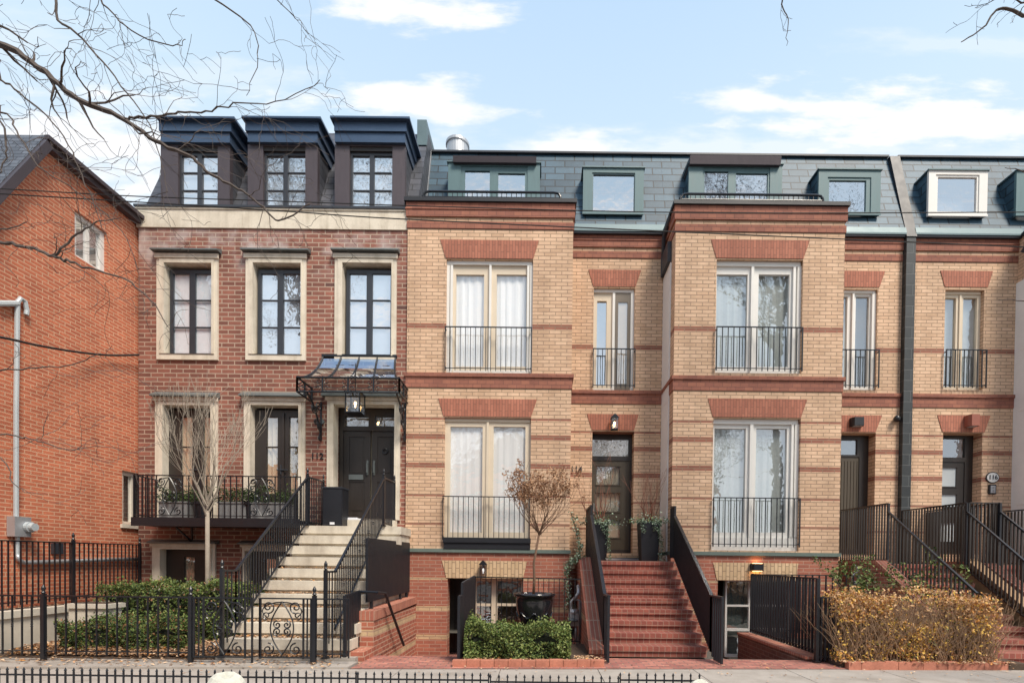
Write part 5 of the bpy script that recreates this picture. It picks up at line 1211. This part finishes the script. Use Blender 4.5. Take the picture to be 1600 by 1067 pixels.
# fallen leaves
f = B()
def drop(n, fx_, z=.0, s=.06):
    for i in range(n):
        p = fx_(); f.leaf((p[0], p[1], (p[2] if len(p) > 2 else z)+rnd.uniform(.004, .03)), s, rnd.choices((0, 1, 2, 3), (4, 3, 2, 1))[0], 5)
def onbed(): y_ = rnd.triangular(7.86, 9.2, 7.9); return (rnd.uniform(-8.6, -5.2), y_, .05+min(.07, (y_-7.86)*.2)+rnd.random()*.04)
drop(5200, onbed); drop(420, lambda: (rnd.uniform(-8.9, -3.2), rnd.gauss(7.6, .16), .035)); drop(700, lambda: (rnd.uniform(-5.2, -3.2), rnd.uniform(7.86, 8.0), .09)); drop(250, lambda: (rnd.uniform(-9.5, -9.1), rnd.uniform(7.5, 12), .72))
def onstep(): i = rnd.choice((1, 1, 1, 2, 2, 2, 3, 3, 4, 4, 5, 6)); return (rnd.uniform(-5.05, -3.1), DL-(10-i)*t_+rnd.triangular(.12, .28, .27), z0_+r_*i)
drop(1300, onstep); drop(170, lambda: (rnd.uniform(.55, 1.05), rnd.uniform(7.8, 8.3), .07)); drop(150, lambda: (rnd.uniform(-1.2, .9), rnd.gauss(7.85, .06), .08)); drop(380, lambda: (rnd.uniform(4.85, 7.6), rnd.gauss(7.93, .06), .10)); drop(260, lambda: (rnd.uniform(-6, 8.), rnd.triangular(6.3, 8.2, 7.9), .014), s=.045); drop(130, lambda: (rnd.uniform(4.8, 5.1), rnd.uniform(8.2, 9.8), .10))
o_ = f.build('fallen_leaves', ['l1', 'l2', 'l3', 'y2']); tag(o_, 'scattered dry brown and tan leaves on garden beds and steps', 'leaves', None, 'stuff')

# ------------------------------------------------------------------ tree pit guard, boulders
YG = 5.3; zg = .43
tg = thing('tree_pit_guard', 'low black spiked iron edging along the sidewalk in foreground', 'fence', (-2, YG, 0)); 
def guard_seg(x0, x1, zz):
    b = B(); n = int((x1-x0)/.088); b.obox((x0, YG, zz-.06), (x1, YG, zz-.06), .012, .018); b.obox((x0, YG, zz-.3), (x1, YG, zz-.3), .012, .018)
    for i in range(n+1):
        x = x0+(x1-x0)*i/n; b.box(x-.007, x+.007, YG-.007, YG+.007, -.02, zz-.02); b.lathe([(.007, 0), (.014, .012), (.001, .045)], (x, YG, zz-.02), 6)
    b.build('bar_panel', 'black', tg)
xe = at(1093, 1055, YG)[0]
for a, c, zz in ((-6.1, -1.98, zg), (-1.96, -.55, zg-.005), (-.53, .85, zg-.02), (.87, xe, zg+.015)): guard_seg(a, c, zz)
def boulder(label, px, Y, w_, zt_):
    x = at(px, 1060, Y)[0]; b = B(); n, k = 16, 7; V = {}
    for i in range(k+1):
        for j in range(n):
            th = math.pi/2*i/k; ph = 2*math.pi*j/n; r = w_*math.cos(th)**.6*(1+.08*math.sin(3*ph+1)+.05*math.sin(5*ph)); V[i, j] = (x+r*math.cos(ph), Y+r*.8*math.sin(ph), zt_*math.sin(th)**.8*(1+.06*math.sin(2*ph)))
    for i in range(k):
        for j in range(n): j2 = (j+1) % n; b.face([V[i, j], V[i, j2], V[i+1, j2], V[i+1, j]])
    o = b.build('boulder', 'rock', None, True); tag(o, label, 'boulder', 'boulders at the kerb')
boulder('pale flat boulder at bottom left behind the spiked edging', 352, 4.9, .21, .49); boulder('whitish rounded boulder at right end of spiked edging', 1091, 4.9, .19, .47)

# ------------------------------------------------------------------ wires
def wire(name, label, pts, r):
    b = B(); P = [at3(*p) for p in pts]; n = len(P); out = []
    for i in range(n-1):
        a0, a1, a2, a3 = P[max(0, i-1)], P[i], P[i+1], P[min(n-1, i+2)]
        for k in range(6):
            t = k/6; out.append(.5*((2*a1)+(a2-a0)*t+(2*a0-5*a1+4*a2-a3)*t*t+(3*a1-a0-3*a2+a3)*t**3))
    out.append(P[-1]); b.tube(out, r, 5); return tag(b.build(name, 'wire'), label, 'wire', 'overhead wires' if 'overhead' in name else None)
wire('overhead_wire', 'upper thin overhead wire crossing the house fronts', [(-300, 277, 6), (0, 295, 6), (216, 307, 6), (420, 314, 6), (620, 321, 6), (898, 329, 6), (1060, 332, 6), (1300, 333, 6), (1900, 330, 6)], .006)
wire('overhead_wire', 'lower thin overhead wire sloping down across the house fronts', [(-300, 286, 6.2), (0, 303, 6.2), (420, 328.5, 6.2), (620, 342, 6.2), (1060, 362.5, 6.2), (1600, 386, 6.2), (1900, 399, 6.2)], .007)
wire('service_cable', 'thick black service cable sagging across orange brick wall', [(-150, 503, 7.2), (0, 527, 8.0), (60, 540, 8.9), (120, 550, 9.8), (170, 555, 10.6), (217, 554.5, 11.3)], .022)

# ------------------------------------------------------------------ overhanging street trees (trunks outside the frame)
def limb_tree(label, trunk, paths, loc, twn, tl):
    rnd.seed(11)
    paths = [(a*.82, b_*.8, c, d_*twn) for a, b_, c, d_ in paths]
    t = thing('street_tree', label, 'tree', loc, 'bare street trees overhead'); b = B(); b.tube(trunk, [.24, .2, .16, .12][:len(trunk)], 10); b.build('trunk', 'bark', t, True)
    b = B()
    for r0, r1, pts, dens in paths:
        P = [p if isinstance(p, Vector) else at3(*p) for p in pts]; out = []; n = len(P)
        for i in range(n-1):
            a0, a1, a2, a3 = P[max(0, i-1)], P[i], P[i+1], P[min(n-1, i+2)]
            for k in range(5): u = k/5; out.append(.5*((2*a1)+(a2-a0)*u+(2*a0-5*a1+4*a2-a3)*u*u+(3*a1-a0-3*a2+a3)*u**3)+Vector((rnd.gauss(0, .008), rnd.gauss(0, .008), rnd.gauss(0, .008))))
        out.append(P[-1]); rs = [r0+(r1-r0)*i/(len(out)-1) for i in range(len(out))]; b.tube(out, rs, 6)
        for i in range(2, len(out)):
            if rnd.random() < dens:
                d = (out[i]-out[i-1]).normalized(); nd = (d*.8+Vector((rnd.gauss(0, .6), rnd.gauss(0, .5), rnd.gauss(0, .6)))).normalized(); grow(b, out[i], nd, rnd.uniform(.25, .7)*tl, max(.0035, rs[i]*.45), 2, .5, -.05, 5, 2, None, .0022, .22, .62)
    # the high crown above the picture: what the upper windows mirror
    for k in range(8):
        a = .5+k*.8; grow(b, trunk[-1]+Vector((0, 0, rnd.uniform(1.6, 3.6))), Vector((math.cos(a)*.8, math.sin(a)*.8, 1.1)).normalized(), 2.6, .09, 4, .42, .22, 5, 3, None, .008, .16, .62)
    b.tube([trunk[-1], trunk[-1]+Vector((.1, 0, 2.6)), trunk[-1]+Vector((0, 0, 6.))], [.12, .09, .03], 8)
    b.build('branches', 'bark2', t); return t
TK = Vector((-8.6, 5.2, 0))
D = 5.8
def tk(z): return TK+Vector((.1, .1, z))
limb_tree('leafless street tree reaching in from upper left', [TK, TK+Vector((.05, 0, 2.5)), TK+Vector((.1, .1, 5)), TK+Vector((.15, .1, 7.5))], [
 (.05, .008, [tk(6.6), (-80, 30, D), (0, 68, D), (60, 105, D), (112, 150, D), (160, 172, D), (197, 189, D), (242, 220, D), (292, 243, D), (330, 272, D), (363, 290, D), (407, 319, D), (436, 344, D), (484, 319, D)], .85),
 (.018, .004, [(197, 189, D), (204, 186, D), (245, 181, D), (281, 177, D), (323, 174, D), (365, 163, D), (430, 160, D), (500, 125, D)], .8),
 (.03, .006, [tk(4.4), (-60, 378, D), (0, 379, D), (42, 385, D), (84, 400, D), (112, 409, D), (157, 424, D), (197, 437, D), (235, 470, D), (262, 510, D)], .75),
 (.016, .004, [(84, 399, D), (121, 366, D), (152, 348, D), (190, 340, D)], .7), (.018, .006, [tk(5.4), (-40, 170, D), (0, 189, D), (11, 226, D), (6, 257, D), (-4, 280, D)], .4), (.02, .006, [tk(4.8), (-40, 362, D), (0, 359, D), (42, 347, D)], .3),
 (.016, .005, [tk(3.6), (-60, 580, D), (0, 579, D), (56, 575, D), (112, 569, D), (157, 552, D)], .3), (.014, .003, [tk(2.8), (-40, 680, D), (25, 681, D), (60, 690, D), (110, 702, D), (150, 697, D), (215, 707, D)], .5), (.01, .003, [tk(2.5), (-30, 710, D), (20, 755, D), (40, 768, D), (75, 772, D)], .4),
 (.02, .004, [tk(7.4), (40, -30, D), (90, 30, D), (130, 62, D), (180, 122, D), (225, 182, D), (250, 245, D), (262, 300, D)], .8), (.016, .004, [tk(7.5), (100, -40, D), (160, 5, D), (205, 48, D), (270, 72, D), (290, 62, D)], .6), (.016, .003, [tk(7.5), (250, -60, D), (335, 0, D), (392, 40, D), (402, 92, D), (385, 150, D)], .4), (.014, .003, [tk(7.5), (350, -60, D), (432, 0, D), (465, 32, D)], .8),
 (.018, .004, [tk(6.2), (-40, 90, D), (0, 122, D), (40, 152, D), (92, 204, D), (122, 262, D), (150, 330, D), (172, 384, D)], .7), (.014, .004, [tk(5.6), (-30, 180, D), (25, 205, D), (60, 260, D), (120, 300, D), (190, 360, D), (215, 420, D)], .7)], TK, .5, .85)
TR = Vector((8.6, 5.0, 0))
limb_tree('leafless street tree dipping twigs into upper right', [TR, TR+Vector((0, 0, 2.5)), TR+Vector((-.1, .1, 5)), TR+Vector((-.2, .1, 7.6))], [
 (.03, .006, [TR+Vector((-.2, .1, 7.2)), (1700, 40, D), (1600, 24, D), (1560, 14, D), (1535, 45, D), (1502, 66, D)], .5), (.02, .004, [TR+Vector((-.2, .1, 7.4)), (1680, -30, D), (1605, 5, D), (1575, -5, D), (1545, 5, D)], .5), (.02, .003, [TR+Vector((-.2, .1, 7.6)), (1400, -120, D), (1240, -40, D), (1222, 2, D), (1232, 30, D), (1229, 72, D)], .35), (.015, .003, [TR+Vector((-.1, .1, 5)), (1680, 480, D), (1600, 470, D), (1560, 468, D)], .4), (.015, .003, [TR+Vector((-.1, .1, 5.6)), (1680, 280, D), (1605, 268, D), (1570, 262, D)], .4)], TR, .4, .4)

# ------------------------------------------------------------------ across the street (seen only as reflections in the glass)
for i, (x, w_, hh, lb) in enumerate(((-13, 9, 7.5, 'brick house opposite at left, seen only in window reflections'), (-2.5, 9, 8.2, 'brick house opposite, middle, seen only in window reflections'), (8.5, 9, 7.6, 'brick house opposite at right, seen only in window reflections'))):
    t = thing('opposite_brick_house', lb, 'house', (x, -15, 0)); b = B(); b.box(x-w_/2, x+w_/2, -22, -14, -.1, hh); b.build('wall', 'bleft', t)
    b = B(); b.prism([(x-w_/2-.3, hh), (x, hh+3.6), (x+w_/2+.3, hh)], -22.3, -13.7, 'y'); b.build('roof', 'slatel', t)
    for zz in (1.2, 4.4):
        for k in (-1, 0, 1): b = B(); b.panel(x+k*2.7-.8, x+k*2.7+.8, zz, zz+2, -13.95, -13.8, []); f_ = b.build('window', 'white', t); p = B(); p.box(x+k*2.7-.65, x+k*2.7+.65, -13.8, -13.76, zz+.15, zz+1.85); p.build('pane', 'teal', f_)
for x, y_, lb in ((-7, -7.5, 'bare street tree behind the viewer at left, seen in window reflections'), (1.5, -8.5, 'bare street tree behind the viewer, middle, seen in window reflections'), (9.5, -7.8, 'bare street tree behind the viewer at right, seen in window reflections')):
    t = thing('street_tree', lb, 'tree', (x, y_, 0), 'bare street trees opposite'); b = B(); b.tube([(x, y_, 0), (x+.1, y_, 2), (x, y_, 3.5)], [.3, .24, .2], 8); b.build('trunk', 'bark', t, True); b = B()
    for k in range(6): a = k*2.4; grow(b, Vector((x, y_, 3.2+.15*k)), Vector((math.cos(a)*.6, math.sin(a)*.6, 1)).normalized(), 3.2, .12, 4, .42, .15, 4, 3, None, .012, .14, .62)
    b.build('branches', 'bark2', t)
